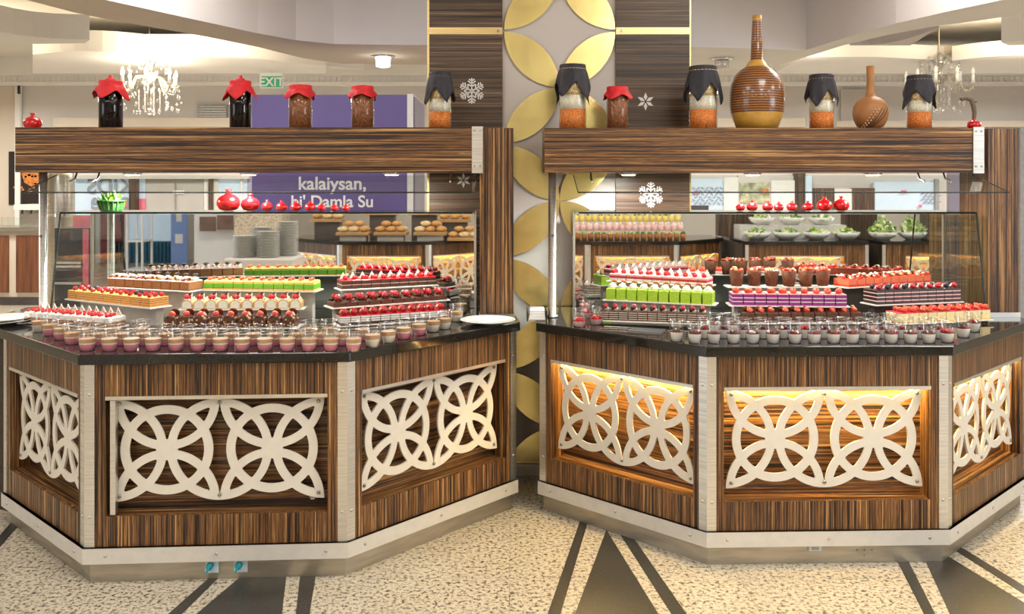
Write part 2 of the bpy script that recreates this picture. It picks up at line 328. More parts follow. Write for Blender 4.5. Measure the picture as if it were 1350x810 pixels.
beam('trim_1', [(40,-32),(140,0),(190,11),(239,22),(290,33),(340,44),(390,53),(440,58),(500,59),(640,60)], [(-60,-30),(35,0),(100,17),(150,27),(200,36),(270,48),(340,62),(400,77),(450,84),(640,86)], BZ, 'wall_lavender', 'wall_beige')
beam('trim_2', [(800,60),(960,63),(1063,66),(1117,49),(1181,31),(1250,15),(1321,0),(1450,-24)], [(800,90),(960,91),(1012,91),(1111,60),(1170,46),(1231,35),(1350,19),(1480,4)], BZ, 'wall_lavender', 'plaster_white')
def cloud(name, pts, z, h, m='plaster_white'):
    q = [G(x, y, z) for x, y in pts]
    ar = sum(q[i].x*q[(i+1)%len(q)].y-q[(i+1)%len(q)].x*q[i].y for i in range(len(q)))
    if ar < 0: q = q[::-1]
    return struct(MB().prism([(p.x,p.y) for p in q], z, z+h, m).obj(name))
def arc(x0, y0, x1, y1, bow, n=8):
    return [(x0+(x1-x0)*t+(-(y1-y0))*bow*math.sin(math.pi*t)/3, y0+(y1-y0)*t+(x1-x0)*bow*math.sin(math.pi*t)) for t in [i/n for i in range(n+1)]]
cloud('trim_3', arc(-80,18,118,52,.05)+[(112,57),(-80,60)], 2.82, .22)
cloud('trim_4', arc(43,72,190,72,-.03)+[(300,72),(430,88),(430,97),(43,97)], 2.93, .22)
cloud('trim_5', [(268,68),(330,76),(420,86),(480,92),(268,84)], 2.98, .18)
cloud('trim_6', [(203,70),(267,70),(267,73),(203,73)], 3.02, .14, 'wall_beige')
cloud('trim_7', [(1060,75),(1157,75),(1290,82),(1420,84),(1420,97),(1020,97)], 2.93, .16)
cloud('trim_8', [(1157,76),(1232,71),(1265,72),(1235,84),(1140,84)], 3.0, .1, 'wall_beige')
cloud('trim_9', arc(1255,80,1420,75,-.03)+[(1420,94),(1262,92)], 2.9, .16)
cloud('trim_10', [(1320,56),(1420,46),(1420,58),(1330,60)], 2.82, .3)
cloud('trim_11', arc(1120,60,1238,36,.06)+[(1200,60)], 2.72, .16, 'wall_lavender')
# cornice with dentils on the far wall
cor = struct(MB().box(-9.4, 9.4, 12.36, 12.5, PZ(113,12.4), PZ(108,12.4), 'plaster_white').box(-9.4, 9.4, 12.37, 12.5, PZ(100,12.4), CEIL, 'plaster_white').box(-9.4,9.4,12.40,12.5,PZ(108,12.4),PZ(100,12.4),'plaster_white').obj('trim_12'))
den = MB()
for i in range(240):
    x = -9.3+i*.0775; den.box(x, x+.04, 12.385, 12.402, PZ(107.5,12.4), PZ(101,12.4), 'plaster_white')
d = den.obj('dentils', cor); d['kind'] = 'stuff'
# warm light in the coves of the far hall
for x, y, z, p in ((-6.0,9.0,3.22,45), (-3.2,9.3,3.22,45), (2.6,9.4,3.22,30), (5.0,9.0,3.22,45)):
    area('cove_lamp', (x, y, 2.72), 1.6, .5, p*.7, (1,.84,.6), (R(180),0,0))
for x in (-6.5, -3.0, 3.2, 6.5):  # added fill that brightens the far hall, no fixture behind it
    area('hall_fill', (x, 10.6, 2.68), .8, .5, 115, NEUT)

# ------------------------------------------------------------------ decorated column between the counters
CY = 4.76
wc = struct(box_obj('wall_center', PX(563,CY), PX(911,CY), CY+.02, CY+.36, 0, CEIL, 'column_beige'))
for x0, x1 in ((566,662.5), (812,909)):
    for z0, z1 in ((0, PZ(45.5,CY)), (PZ(36,CY), CEIL-.01)):
        MB().box(PX(x0,CY), PX(x1,CY), CY, CY+.02, z0, z1, 'dark_zebrano_horizontal').obj('veneer_panel', wc)
    st = MB().box(PX(x0,CY), PX(x1,CY), CY-.003, CY+.02, PZ(45.3,CY), PZ(36.2,CY), 'brass_strip').obj('brass_strip', wc)
    xs = PX(x1-6 if x0 < 700 else x0+7, CY)
    MB().tube([(xs,CY-.003,PZ(41,CY)),(xs,CY-.008,PZ(41,CY))], .007, 'bolt').obj('screw', st)
box_obj('edge_strip', PX(563,CY), PX(566,CY), CY-.002, CY+.02, 0, CEIL-.01, 'brass_strip', wc)
box_obj('edge_strip', PX(909,CY), PX(911,CY), CY-.002, CY+.02, 0, CEIL-.01, 'brass_strip', wc)
def petal_mesh():
    r = .30; n = 14; pts = []
    for i in range(n+1):
        t = math.pi/2*i/n; pts.append((r*math.sin(t), r-r*math.cos(t)))       # arc about (0,r): from (0,0) to (r,r)
    for i in range(1, n):
        t = math.pi/2*i/n; pts.append((r-r*(1-math.cos(t)) , r-r*math.sin(t)+0))  # back along the arc about (r,0)
    # second arc: centre (r,0) from (r,r) to (0,0)
    pts = pts[:n+1]+[(r-r*math.sin(math.pi/2*i/n), r*math.cos(math.pi/2*i/n)) for i in range(1, n)]
    return MB().plate(pts, -.012, -.002, 'gold').mesh('gold_petal')
pm = petal_mesh()
xc = PX(738, CY)
for k in range(6):
    zc = PZ(115, CY)-.604*k+.604
    for a in (45, 135, 225, 315):
        o = link('gold_petal', pm, wc, (xc, CY+.02-.001*(k % 2), zc)); o.rotation_euler = (0, R(a-45), 0)
        o.scale = (.985, 1, .985)
bb = struct(box_obj('baseboard_center', PX(563,CY), PX(911,CY), CY-.03, CY, 0, .05, 'trim_white'))

# ------------------------------------------------------------------ fretwork screen (implicit outline, marching squares)
def fret_mesh():
    a = 1.0; w = .16
    def inside(x, z):          # one unit, centre 0, corners at +-1
        ax, az = abs(x), abs(z)
        r = math.hypot(x, z)
        ring = max(r-.875, .875-.17-r)
        d1 = math.hypot(ax-1, az)-1; d2 = math.hypot(ax, az-1)-1       # petal towards the corner: inside both circles
        pet = max(d1, d2); petal = max(pet, -w-pet)
        hub = r-.2
        return min(ring, petal, hub)
    n = 88; h = 2.0/n; mb = []; V = {}; vs = []; fs = []
    def vid(k, p):
        if k not in V: V[k] = len(vs); vs.append(p)
        return V[k]
    f = [[inside(-1+i*h, -1+j*h) for j in range(n+1)] for i in range(n+1)]
    for u in (0, 1):
        for i in range(n):
            for j in range(n):
                cs = [(i,j),(i+1,j),(i+1,j+1),(i,j+1)]; poly = []
                for q in range(4):
                    p0, p1 = cs[q], cs[(q+1)%4]; f0, f1 = f[p0[0]][p0[1]], f[p1[0]][p1[1]]
                    g0 = (p0[0]+u*n, p0[1]); g1 = (p1[0]+u*n, p1[1])
                    if f0 <= 0: poly.append(vid(g0, (-2+g0[0]*h, 0, -1+g0[1]*h)))
                    if (f0 <= 0) != (f1 <= 0):
                        t = f0/(f0-f1); key = (min(g0,g1), max(g0,g1))
                        poly.append(vid(key, (-2+(g0[0]+(g1[0]-g0[0])*t)*h, 0, -1+(g0[1]+(g1[1]-g0[1])*t)*h)))
                if len(poly) > 2: fs.append(poly)
    s = .2025
    me = bpy.data.meshes.new('fretwork_screen'); me.from_pydata([(v[0]*s, 0, v[2]*s*.985) for v in vs], [], fs); 
    bm = bmesh.new(); bm.from_mesh(me); bmesh.ops.remove_doubles(bm, verts=bm.verts, dist=1e-5)
    bmesh.ops.dissolve_limit(bm, angle_limit=R(1.5), verts=bm.verts, edges=bm.edges)
    r = bmesh.ops.extrude_face_region(bm, geom=bm.faces[:])
    for g in r['geom']:
        if isinstance(g, bmesh.types.BMVert): g.co.y -= .008
    bmesh.ops.recalc_face_normals(bm, faces=bm.faces); bmesh.ops.triangulate(bm, faces=[q for q in bm.faces if len(q.verts) > 4])
    bm.to_mesh(me); bm.free(); me.materials.append(MATS['fret_cream']); return me
FRET = fret_mesh()
BOLT = MB().lathe([(.0075,0),(.0075,.003),(.005,.006)], 'bolt', 10).mesh('bolt')
SCREW = MB().lathe([(.006,0),(.006,.002),(.004,.004)], 'screw', 8).mesh('screw')
FRONT = (R(90), 0, 0)                                     # turns a lathe axis towards the face's outside (-y)
TOPZ = .89; SLAB = .041
def offset_poly(pts, d):
    """offset an open chain outwards (to the right-hand side when walking left to right seen from outside)"""
    pts = [Vector((p[0], p[1])) for p in pts]; out = []
    ns = []
    for i in range(len(pts)-1):
        t = (pts[i+1]-pts[i]).normalized(); ns.append(Vector((t.y, -t.x)))
    for i, p in enumerate(pts):
        if i == 0: out.append(p+ns[0]*d)
        elif i == len(pts)-1: out.append(p+ns[-1]*d)
        else:
            b = (ns[i-1]+ns[i]).normalized(); out.append(p+b*d/b.dot(ns[i]))
    return out
def counter(pts, back, label, toplabel, lit, cap=True, group=None):
    """cabinet with three recessed faces along pts (left to right seen from outside); back = list of two rear points"""
    pts = [Vector(p) for p in pts]; c = sum(pts, Vector((0,0)))/len(pts)
    t = thing('buffet_counter', label, 'counter', (c.x, c.y, 0), 0, group)
    core = offset_poly(pts, -.115)
    MB().prism([(p.x-c.x, p.y-c.y) for p in core]+[(b[0]-c.x, b[1]-c.y) for b in back], .0, TOPZ-SLAB, 'blocking_core').obj('blocking_core', t)  # dark core put inside the cabinet to block light
    pl = offset_poly(pts, -.022); pin = offset_poly(pts, -.11)
    for i in range(len(pts)-1):
        p, q = pts[i], pts[i+1]; u = (q-p).normalized(); Lf = (q-p).length; rz = math.atan2(u.y, u.x)
        loc = (p.x-c.x, p.y-c.y, 0)
        def pt(mb, name): return mb.obj(name, t, loc, rz)
        ow = min(.845, Lf-.13); x0 = (Lf-ow)/2; x1 = x0+ow; z0, z1 = .26, .722; dp = .088
        zb, zt = .143, TOPZ-SLAB
        pt(MB().box(0, x0, 0, .018, zb, zt, 'zebrano_vertical').box(x1, Lf, 0, .018, zb, zt, 'zebrano_vertical')
           .box(x0, x1, 0, .018, zb, z0, 'zebrano_vertical').box(x0, x1, 0, .018, z1, zt, 'zebrano_vertical'), 'face_frame')
        e = .012
        pt(MB().box(x0-e, x0, .018, dp, z0-e, z1+e, 'zebrano_vertical'), 'recess_side'); pt(MB().box(x1, x1+e, .018, dp, z0-e, z1+e, 'zebrano_vertical'), 'recess_side')
        pt(MB().box(x0, x1, .018, dp, z0-e, z0, 'zebrano_horizontal'), 'recess_sill')
        pt(MB().box(x0, x1, .018, dp, z1, z1+e, 'zebrano_horizontal'), 'recess_head')
        pt(MB().box(x0-e, x1+e, dp, dp+.012, z0-e, z1+e, 'zebrano_horizontal'), 'back_board')
        pt(MB().box(x0, x1, -.004, .020, z1-.014, z1, 'aluminium'), 'lamp_profile')
        sc = min(1, (ow-.03)/.81)
        fo = link('fretwork_screen', FRET, t); fo.location = (p.x-c.x+u.x*Lf/2-u.y*(.042), p.y-c.y+u.y*Lf/2+u.x*.042, .503); fo.rotation_euler = (0,0,rz); fo.scale = (sc,1,1)
        for bx in (-.383, 0, .383):
            for bz in (-.178, .182):
                link('bolt', BOLT, fo, (bx*(1 if bx == 0 else 1.0), -.008, bz), rot=FRONT)
        if lit:
            pt(MB().box(x0+.02, x1-.02, .022, .082, z1-.004, z1-.0005, 'led_warm'), 'led_strip')
            a = area('recess_lamp', (0,0,0), ow-.06, .05, lit, (1, .70, .25))
            m_ = Matrix.Translation((p.x+u.x*Lf/2-u.y*.052, p.y+u.y*Lf/2+u.x*.052, z1-.008)) @ Matrix.Rotation(rz, 4, 'Z') @ Matrix.Rotation(R(4), 4, 'X')
            a.matrix_world = m_; a['kind'] = 'structure'
        tr = pt(MB().box(-.006, Lf+.006, -.014, 0, .082, .143, 'trim_white').box(-.004, Lf+.004, -.014, .02, .141, .143, 'trim_white'), 'bottom_trim')
        for s in (.08, .5, .92): link('screw', SCREW, tr, (Lf*s, -.014, .112), rot=FRONT)
        a0, a1 = pl[i], pl[i+1]; b0, b1 = pin[i], pin[i+1]
        MB().prism([(v.x-c.x, v.y-c.y) for v in (a0, a1, b1, b0)], 0, .083, 'plinth_steel').obj('plinth', t)
        for sx in (0, 1):
            w = .036; xa = 0 if sx == 0 else Lf-w
            po = pt(MB().box(xa-(.002 if sx == 0 else 0), xa+w+(.002 if sx else 0), -.005, 0, zb, zt, 'aluminium'), 'corner_profile')
            for sz in (.26, .73): link('screw', SCREW, po, (xa+w/2, -.005, sz), rot=FRONT)
    # worktop
    o = offset_poly(pts, .032)
    poly = [(v.x, v.y) for v in o]+[(b[0], b[1]) for b in back]
    mb = MB().prism(poly, TOPZ-SLAB, TOPZ, 'black_granite'); w = mb.obj('worktop')
    bv = w.modifiers.new('bevel', 'BEVEL'); bv.width = .004; bv.segments = 2
    tag(w, toplabel, 'worktop', group and group+' worktops')
    return t
MY = 4.69                                                 # mirror plane
LP = [(-2.30,4.06), (-1.64,3.44), (-.645,3.50), (.015,4.24)]
RP = [(.135,4.22), (.785,3.60), (1.765,3.63), (2.46,4.29)]
cl = counter(LP, [(-.01,4.74), (-2.56,4.74), (-2.56,4.30)], 'striped wood counter with unlit cream fretwork panels and teal switches on the plinth', 'dark speckled stone worktop holding the pink and brown layered dessert cups', 0)
cr = counter(RP, [(2.49,4.74), (.155,4.74)], 'striped wood counter with warmly lit cream fretwork panels, beside the gold petal column', 'dark speckled stone worktop holding the white dessert cups with dark jam', 19)
# switches and plates on the left counter front, label on the right one
def on_face(parent, pts, i, s, z, mb, name, proud=.02, par=None):
    p, q = Vector(pts[i]), Vector(pts[i+1]); u = (q-p).normalized(); rz = math.atan2(u.y, u.x)
    c = Vector(parent.location[:2]); L_ = p+u*s
    return mb.obj(name, parent, (L_.x-c.x-u.y*proud, L_.y-c.y+u.x*proud, z), rz)
for px in (270, 308):
    s = (px-107)/344*1.0
    sw = on_face(cl, LP, 1, s, .055, MB().box(-.026,.026,-.006,0,-.028,.028,'paper_label'), 'switch')
    kn = MB().lathe([(.014,0),(.013,.016),(.009,.02)], 'teal_knob', 12).box(-.004,.004,-.02,.02,.016,.03,'teal_knob').mesh('switch_knob'); link('switch_knob', kn, sw, (-.006,-.006,0), rot=(R(90),R(25),0))
on_face(cl, LP, 1, .855, .292, MB().box(-.016,.016,-.004,0,-.004,.012,'bolt').box(-.012,.004,-.006,-.004,-.009,-.004,'screw'), 'small_badge', .082)
on_face(cl, LP, 1, .10, .49, MB().box(-.008,.012,.002,.03,-.225,.215,'aluminium'), 'side_profile', 0)
on_face(cr, RP, 1, .445, .062, MB().box(-.026,.026,-.004,0,-.010,.010,'paper_label').box(-.014,.014,-.006,-.004,-.006,.006,'bolt'), 'plinth_label')
for dx, dz in ((.62,.05),(.65,.05),(.68,.05),(.65,.03),(.65,.07)):
    on_face(cr, RP, 1, dx, dz, MB().ball((0,0,0),.004,'bolt',6,4), 'vent_hole')
# island of counters across the aisle, seen in the mirrors
def rot180(pts, cx, cy): return [(2*cx-p[0], 2*cy-p[1]) for p in pts]
OY = 2*MY-10.2
def opp(xl, xr, ch, label, top, lit=22):
    return counter([(xr+ch, OY-ch), (xr, OY), (xl, OY), (xl-ch, OY-ch)], [(xl-ch, OY-1.25), (xr+ch, OY-1.25)], label, top, lit)
opp(-1.97, -.95, .68, 'wooden counter with lit fretwork across the aisle, carrying boards of bread', 'dark worktop under the boards of bread across the aisle')
opp(.86, 1.88, .66, 'wooden counter with lit fretwork across the aisle, carrying tiers of small glasses', 'dark worktop under the tiers of small glasses across the aisle')
counter([(4.06,OY), (2.66,OY)], [(2.66,OY-1.2), (4.06,OY-1.2)], 'straight wooden counter with lit fretwork across the aisle, under the row of salad bowls', 'dark worktop under the row of salad bowls across the aisle', 22)
counter([(5.6,OY), (4.22,OY)], [(4.22,OY-1.2), (5.6,OY-1.2)], 'straight wooden counter with lit fretwork across the aisle, under tall heaps of salad', 'dark worktop under the tall heaps of salad across the aisle', 22)

# ------------------------------------------------------------------ canopies over the counters
def canopy(x0, x1, xp0, xp1, xpole, yf, label, lamps, gx0, gx1, hooks, brx):
    t = thing('buffet_canopy', label, 'canopy', ((x0+x1)/2, yf, TOPZ)); ox, oy, oz = (x0+x1)/2, yf, TOPZ
    def pt(mb, n, par=t): return mb.obj(n, par)
    def B(mb, a, b, c_, d, e, f, m): return mb.box(a-ox, b-ox, c_-oy, d-oy, e-oz, f-oz, m)
    zt, zb = 1.812, 1.597
    pt(B(MB(), x0, x1, yf, yf+.34, zb, zt, 'zebrano_horizontal'), 'header_board')
    br = pt(B(B(MB(), brx, brx+.052, yf-.006, yf, zb-.004, zt+.004, 'aluminium'), brx+.046, brx+.052, yf, yf+.08, zb-.004, zt+.004, 'aluminium'), 'bracket')
    for sx in (.013, .040):
        for sz in (.03, .20): link('screw', SCREW, br, (brx+sx-ox, -.006, zb+sz-oz), rot=FRONT)
    pt(B(MB(), xp0, xp1, yf+.05, yf+.33, TOPZ+.02, zt, 'zebrano_vertical'), 'pillar')
    pt(B(MB(), xp0-.004, xp1+.006, yf+.045, yf+.335, TOPZ, TOPZ+.022, 'aluminium'), 'pillar_shoe')
    po = pt(MB().lathe([(.030,0),(.030,.008),(.0195,.012),(.0195,zb-oz)], 'pole_steel', 20, (xpole-ox, .045, 0)), 'support_pole')
    pt(MB().lathe([(.006,0),(.006,.006)], 'bolt', 10).tube([(xpole-ox,.026,.40),(xpole-ox,.020,.40)], .007, 'bolt', 8), 'pole_bolt', po) if False else MB().tube([(xpole-ox,.028,.40),(xpole-ox,.021,.40)], .008, 'bolt', 8).obj('pole_bolt', po)
    # tilted pane hung under the header towards the guests
    yb, zbk, yfr, zfr = yf+.05, zb-.012, yf-.27, 1.503
    v = [(gx0-ox,yb-oy,zbk-oz),(gx1-ox,yb-oy,zbk-oz),(gx1-ox,yfr-oy,zfr-oz),(gx0-ox,yfr-oy,zfr-oz)]
    g = MB(); g.add(v+[(a,b,c_-.006) for a,b,c_ in v], [(0,1,2,3),(7,6,5,4),(0,4,5,1),(2,6,7,3),(1,5,6,2),(3,7,4,0)], 'pane_glass'); gl = pt(g, 'tilted_pane')
    e = MB()
    for i in (1, 2, 3):
        a, b = v[i], v[(i+1) % 4]; e.tube([a, b], .0032 if i == 2 else .0025, 'glass_edge', 6)
    e.obj('pane_edge', gl)
    for px in hooks:
        x = PX(px, yf-.03)
        h = MB().tube([(x-ox, .02, zb-oz), (x-ox, .0, zb-oz-.03), (x-ox, -.06, zb-oz-.045)], .005, 'chrome', 6); h.obj('hanger', t)
    for px in lamps:
        x = PX(px, yf+.12)
        l = MB().lathe([(.045,0),(.045,-.006),(.036,-.010)], 'chrome', 16, (x-ox,.16,zb-oz)); lo = l.obj('spot_lamp', t)
        MB().lathe([(.034,0),(.03,-.004)], 'lamp_glow', 16, (x-ox,.16,zb-oz-.010)).obj('lens', lo)
        area('spot_light', (x, yf+.16, zb-.02), .08, .08, 15, NEUT)
    return t
canopy(PX(20,4.28), PX(622,4.28), PX(633,4.38), PX(677,4.38), PX(57,4.325), 4.28, 'striped wooden canopy beam with wooden end pillar, carrying the dark jars with red cloths', (170, 325, 515), -2.2, -.17, (95, 125, 594), PX(622,4.27))
canopy(PX(718,4.33), PX(1284,4.33), PX(1297,4.42), PX(1337,4.42), PX(728,4.375), 4.33, 'striped wooden canopy beam with wooden end pillar, carrying the long-necked vases', (830, 995, 1155), .30, 2.255, (780, 1216, 1250), PX(1284,4.32))
def guard(x0, x1, label, left_slant, right_slant, lf):
    """mirror-backed glass guard: mirror, glass shelf, glazed end"""
    t = thing('sneeze_guard', label, 'display guard', ((x0+x1)/2, MY, TOPZ)); ox = (x0+x1)/2
    h = 1.398-TOPZ
    MB().box(x0-ox, x1-ox, 0, .006, .004, h, 'mirror').obj('mirror_panel', t)
    MB().box(x0-ox-.004, x1-ox+.004, .006, .016, 0, h, 'shelf_white').obj('mirror_backing', t)
    MB().box(x0-ox, x1-ox, -.33, .012, h, h+.007, 'shelf_glass').obj('glass_shelf', t)
    MB().box(x0-ox, x1-ox, -.335, -.33, h-.002, h+.007, 'glass_edge').obj('shelf_edge', t)
    MB().box(x0-ox, x1-ox, -.008, .0, h-.014, h-.001, 'aluminium').obj('top_rail', t)
    for x in (x0, x1):
        MB().box(x-ox-.006, x-ox+.006, -.008, .004, 0, h, 'aluminium').obj('upright_rail', t)
    for x, on in ((x0, left_slant), (x1, right_slant)):
        if not on: continue
        q = [(-.43, 0), (-.008, 0), (-.008, h-.002), (-.33, h-.002)]
        g = MB(); v = [(x-ox-.003, a, b) for a, b in q]+[(x-ox+.003, a, b) for a, b in q]
        g.add(v, [(0,1,2,3),(7,6,5,4),(0,4,5,1),(1,5,6,2),(2,6,7,3),(3,7,4,0)], 'clear_glass'); go = g.obj('end_pane', t)
        MB().tube([(x-ox,-.43,0.002),(x-ox,-.33,h)], .0045, 'glass_edge', 6).obj('pane_edge', go)
    return t
guard(-2.20, -.193, 'mirror-backed glass guard with shelf carrying red pomegranates and a green basket', True, False, True)
guard(.325, 2.262, 'mirror-backed glass guard with shelf, beside the gold petal column', False, True, False)
SHZ = 1.406                                                # top of the glass shelf

# ------------------------------------------------------------------ cakes
def tri_chip(m='chip_white', s=.03):
    mb = MB().plate([(-s*.55,0),(s*.55,0),(0,s*1.05)], -.0015, .0015, m)
    for k, q in ((-.3,.10),(.3,-.10)): mb.plate([(k*s-.0008,.002),(k*s+.0008,.002),(q*s+.0008,s*.62),(q*s-.0008,s*.62)], -.0022, -.0015, 'dark_choc')
    return mb.mesh('chip')
def layers(name, w, d, ls, c=.002):
    mb = MB(); z = 0
    for i, (h, m) in enumerate(ls):
        q = .0006*(i % 2)
        (mb.cham(-w/2+q, w/2-q, q, d-q, z, z+h, m, min(.004, h*.6)) if i == len(ls)-1 else mb.box(-w/2+q, w/2-q, q, d-q, z, z+h, m)); z += h
    return mb.mesh(name), z
def balls(name, specs): 
    mb = MB()
    for c, r, m, *sq in specs: mb.ball(c, r, m, 8, 5, sq[0] if sq else (1,1,1), .04)
    return mb.mesh(name)
KF = 1.3
def fruit(name, specs):
    return [(name, balls(name, [((sp[0][0]*.5, sp[0][1], sp[0][2]+.002), sp[1]*KF, *sp[2:])])) for sp in specs]
def crumbs(name, w, d, z, n, r, ms, h=.01):
    mb = MB()
    for i in range(n):
        rr = r*random.uniform(.6, 1.2); mb.ball((random.uniform(-w/2+rr, w/2-rr), random.uniform(rr, d-rr), z+random.uniform(0, h)), rr, random.choice(ms), 6, 4, (1,1,.8), .15)
    return mb.mesh(name)
def swirl(name, c, r, m, sq=1.0):
    r *= 1.15
    return MB().lathe([(r*.95,0),(r*1.05,r*.35*sq),(r*.75,r*.7*sq),(r*.8,r*.85*sq),(r*.4,r*1.25*sq),(r*.05,r*1.6*sq)], m, 10, c).mesh(name)
def strawbs(name, items):
    return [(name, strawb(name, [(*it[:3], it[3]*1.25, it[4])])) for it in items]
def strawb(name, items):
    mb = MB()
    for (x, y, z, r, a) in items:
        b0 = len(mb.v); mb.lathe([(r*.3,-r*.9),(r*.85,-r*.3),(r*1.0,r*.3),(r*.75,r*.75),(r*.2,r*.95)], 'strawberry', 8, (0,0,0), bands=['strawberry','strawberry','strawberry_cut','strawberry'])
        e = Euler((random.uniform(-1.3,1.3), random.uniform(-.8,.8), a)).to_matrix()
        for k in range(b0, len(mb.v)): mb.v[k] = tuple(e @ Vector(mb.v[k])+Vector((x,y,z)))
    return mb.mesh(name)
def tray_for(a, b, z, depth, dark=False, label=None, riser_label=None, tray_m='tray_white', step=0):
    u = (b-a); Lr = u.length; u.normalize(); rz = math.atan2(u.y, u.x)
    mx = .012
    o = MB().cham(-mx, Lr+mx, -.008, depth+.008, -.006, 0, tray_m, .002).obj('serving_board', None, (a.x, a.y, z), rz)
    tag(o, label, 'serving board')
    if z > .94:
        hz = z-.006-TOPZ
        r = MB().cham(.025, Lr-.025, .05, depth-.01, 0, hz, 'riser_dark' if dark else 'riser_white', .003).obj('display_riser', None, (a.x, a.y, TOPZ), rz)
        tag(r, riser_label, 'riser')
ORD = 'first second third fourth fifth sixth seventh eighth ninth tenth eleventh twelfth thirteenth fourteenth fifteenth sixteenth seventeenth'.split()
def row(name, label, group, p0, p1, n, z, depth, parts, tl, dark=False, rl=None, gap=.93, jit=.008, cat='cake', tray_m='tray_white'):
    short, mark, rev = MARKS[name]
    """n pieces along the line of the two photo points (front bottom edge at height z); parts(w) -> [(part name, mesh)]"""
    a, b = G(p0[0], p0[1], z), G(p1[0], p1[1], z); u = (b-a); Lr = u.length; u.normalize(); rz = math.atan2(u.y, u.x)
    pitch = Lr/n; w = pitch*min(gap, .945); variants = [parts(w), parts(w), parts(w)]
    for i in range(n):
        c = a+u*(pitch*(i+.5))
        t = thing(name, '%s %s of its row, counted from the %s' % (ORD[n-1-i if rev else i], short, mark), cat, (c.x, c.y, z), rz+random.uniform(-jit, jit), group)
        for nm, me in random.choice(variants): link(nm, me, t)
    tray_for(a, b, z, depth, dark, tl, rl, tray_m)
ru = random.uniform
D1 = .10
MARKS = dict(
 layer_cake_slice=('white cream slice with striped chip', 'plates', 0), wafer_cake_slice=('orange wafer slice with dark berries', 'chrome pole', 0),
 caramel_cake_piece=('caramel cake square with pink crumble', 'chrome pole', 0), green_layer_cake=('green and yellow cake square', 'caramel squares', 0),
 roulade_slice=('beige roulade with red berries', 'orange wafer slices', 0), chocolate_log=('chocolate nut log with strawberry', 'white cream slices', 0),
 cherry_cake_slice=('cherry jelly slice with white chip', 'wooden pillar', 1), chocolate_cherry_cake=('chocolate crumb piece with cherries', 'wooden pillar', 1),
 striped_cake_slice=('white and black striped cherry slice', 'white plate', 1), wafer_cream_slice=('brown wafer slice with cream swirl', 'pink berry cups', 0),
 lime_cake_cube=('lime green cake cube', 'gold petal column', 0), pink_layer_cake=('pink layer slice with white chip', 'gold petal column', 0),
 purple_cake_slice=('purple sponge slice with strawberry', 'lime green cubes', 0), chocolate_strawberry_cake=('brown chocolate block with strawberry', 'brown wafer slices', 0),
 orange_jelly_slice=('orange red jelly slice', 'chocolate cups', 0), dark_layer_cake=('dark chocolate layered slice', 'purple sponge slices', 0), custard_cake_slice=('custard slice with strawberries', 'chocolate blocks', 0))
# --- left counter
def L1(w):
    m, h = layers('sponge', w, D1, [(.006,'choc_sponge'),(.016,'brown_sponge'),(.024,'white_cream')])
    chip = tri_chip(s=.037)
    for v in chip.vertices: v.co.y += D1*.8-(v.co.z)*.15; v.co.z += h-.003; v.co.x += 0
    return [('sponge', m), ('chocolate_chip', chip), *fruit('currant', [((ru(-.012,.012), y, h+.005), ru(.006,.009), 'berry_red') for y in (.012,.03,.055)]), *fruit('blueberry', [((ru(-.012,.012), ru(.02,.05), h+.004), .006, 'blueberry')])]
row('layer_cake_slice', 'white cream cake slice with currants and a striped white chip, on the worktop end', 'white cream slices with striped chips', (31,424), (143,433), 12, .90, D1, L1, 'thin pale board under the white cream slices with striped chips', jit=.01)
def L2(w):
    ls = []
    for k in range(4): ls += [(.0068,'orange_wafer'),(.0030,'wafer_dark')]
    m, h = layers('wafer_stack', w, D1, ls+[(.003,'orange_wafer')])
    return [('wafer_stack', m), *fruit('berry', [((ru(-.008,.008), y, h+.006), ru(.008,.011), random.choice(['blueberry','berry_red','blueberry','cherry'])) for y in (.02,.055,.085)])]
row('wafer_cake_slice', 'orange layered wafer slice topped with dark berries', 'orange wafer slices', (89,394), (198,406), 9, .98, D1, L2, 'thin pale board under the orange wafer slices', rl='pale box riser under the orange wafer slices', gap=.985, jit=.0)
def L3(w):
    m, h = layers('sponge', w, D1, [(.004,'choc_sponge'),(.036,'brown_sponge'),(.006,'pink_cream')])
    return [('sponge', m), ('crumble', crumbs('crumble', w, D1*.6, h, 26, .0085, ['pink_cream','white_cream','pink_cream','strawberry','yellow_top','choc_sponge'], .014)), ('cream', swirl('cream', (0,D1*.78,h), .014, 'white_cream', .8)), *fruit('cocoa_cap', [((0,D1*.8,h+.022),.011,'dark_choc',(1.1,1,.5))])]
row('caramel_cake_piece', 'caramel brown cake square with pink crumble and cocoa-capped cream', 'caramel squares', (141,378), (249,384), 9, 1.03, D1, L3, 'thin pale board under the caramel brown cake squares', rl='pale box riser under the caramel brown cake squares', gap=.96)
def L4(w):
    m, h = layers('sponge', w, D1, [(.008,'yellow_sponge'),(.002,'dark_choc'),(.020,'green_sponge'),(.015,'yellow_top')])
    return [('sponge', m), *strawbs('strawberry', [(ru(-.006,.006), .03, h+.005, .009, ru(0,6)), (ru(-.01,.01), .07, h+.005, .008, ru(0,6))]), ('leaf', MB().plate([(-.008,0),(0,-.003),(.008,0),(0,.004)], -.001, .001, 'leaf_green').mesh('leaf') if False else balls('leaf', [((ru(-.01,.01), .05, h+.003), .006, 'leaf_green', (1.4,.7,.4))]))]
row('green_layer_cake', 'green and yellow layered cake square with strawberry bits', 'green and yellow squares', (268,382), (414,384), 11, 1.03, D1, L4, 'thin pale board under the green and yellow cake squares', rl='pale box riser under the green and yellow cake squares', gap=.98, jit=.005)
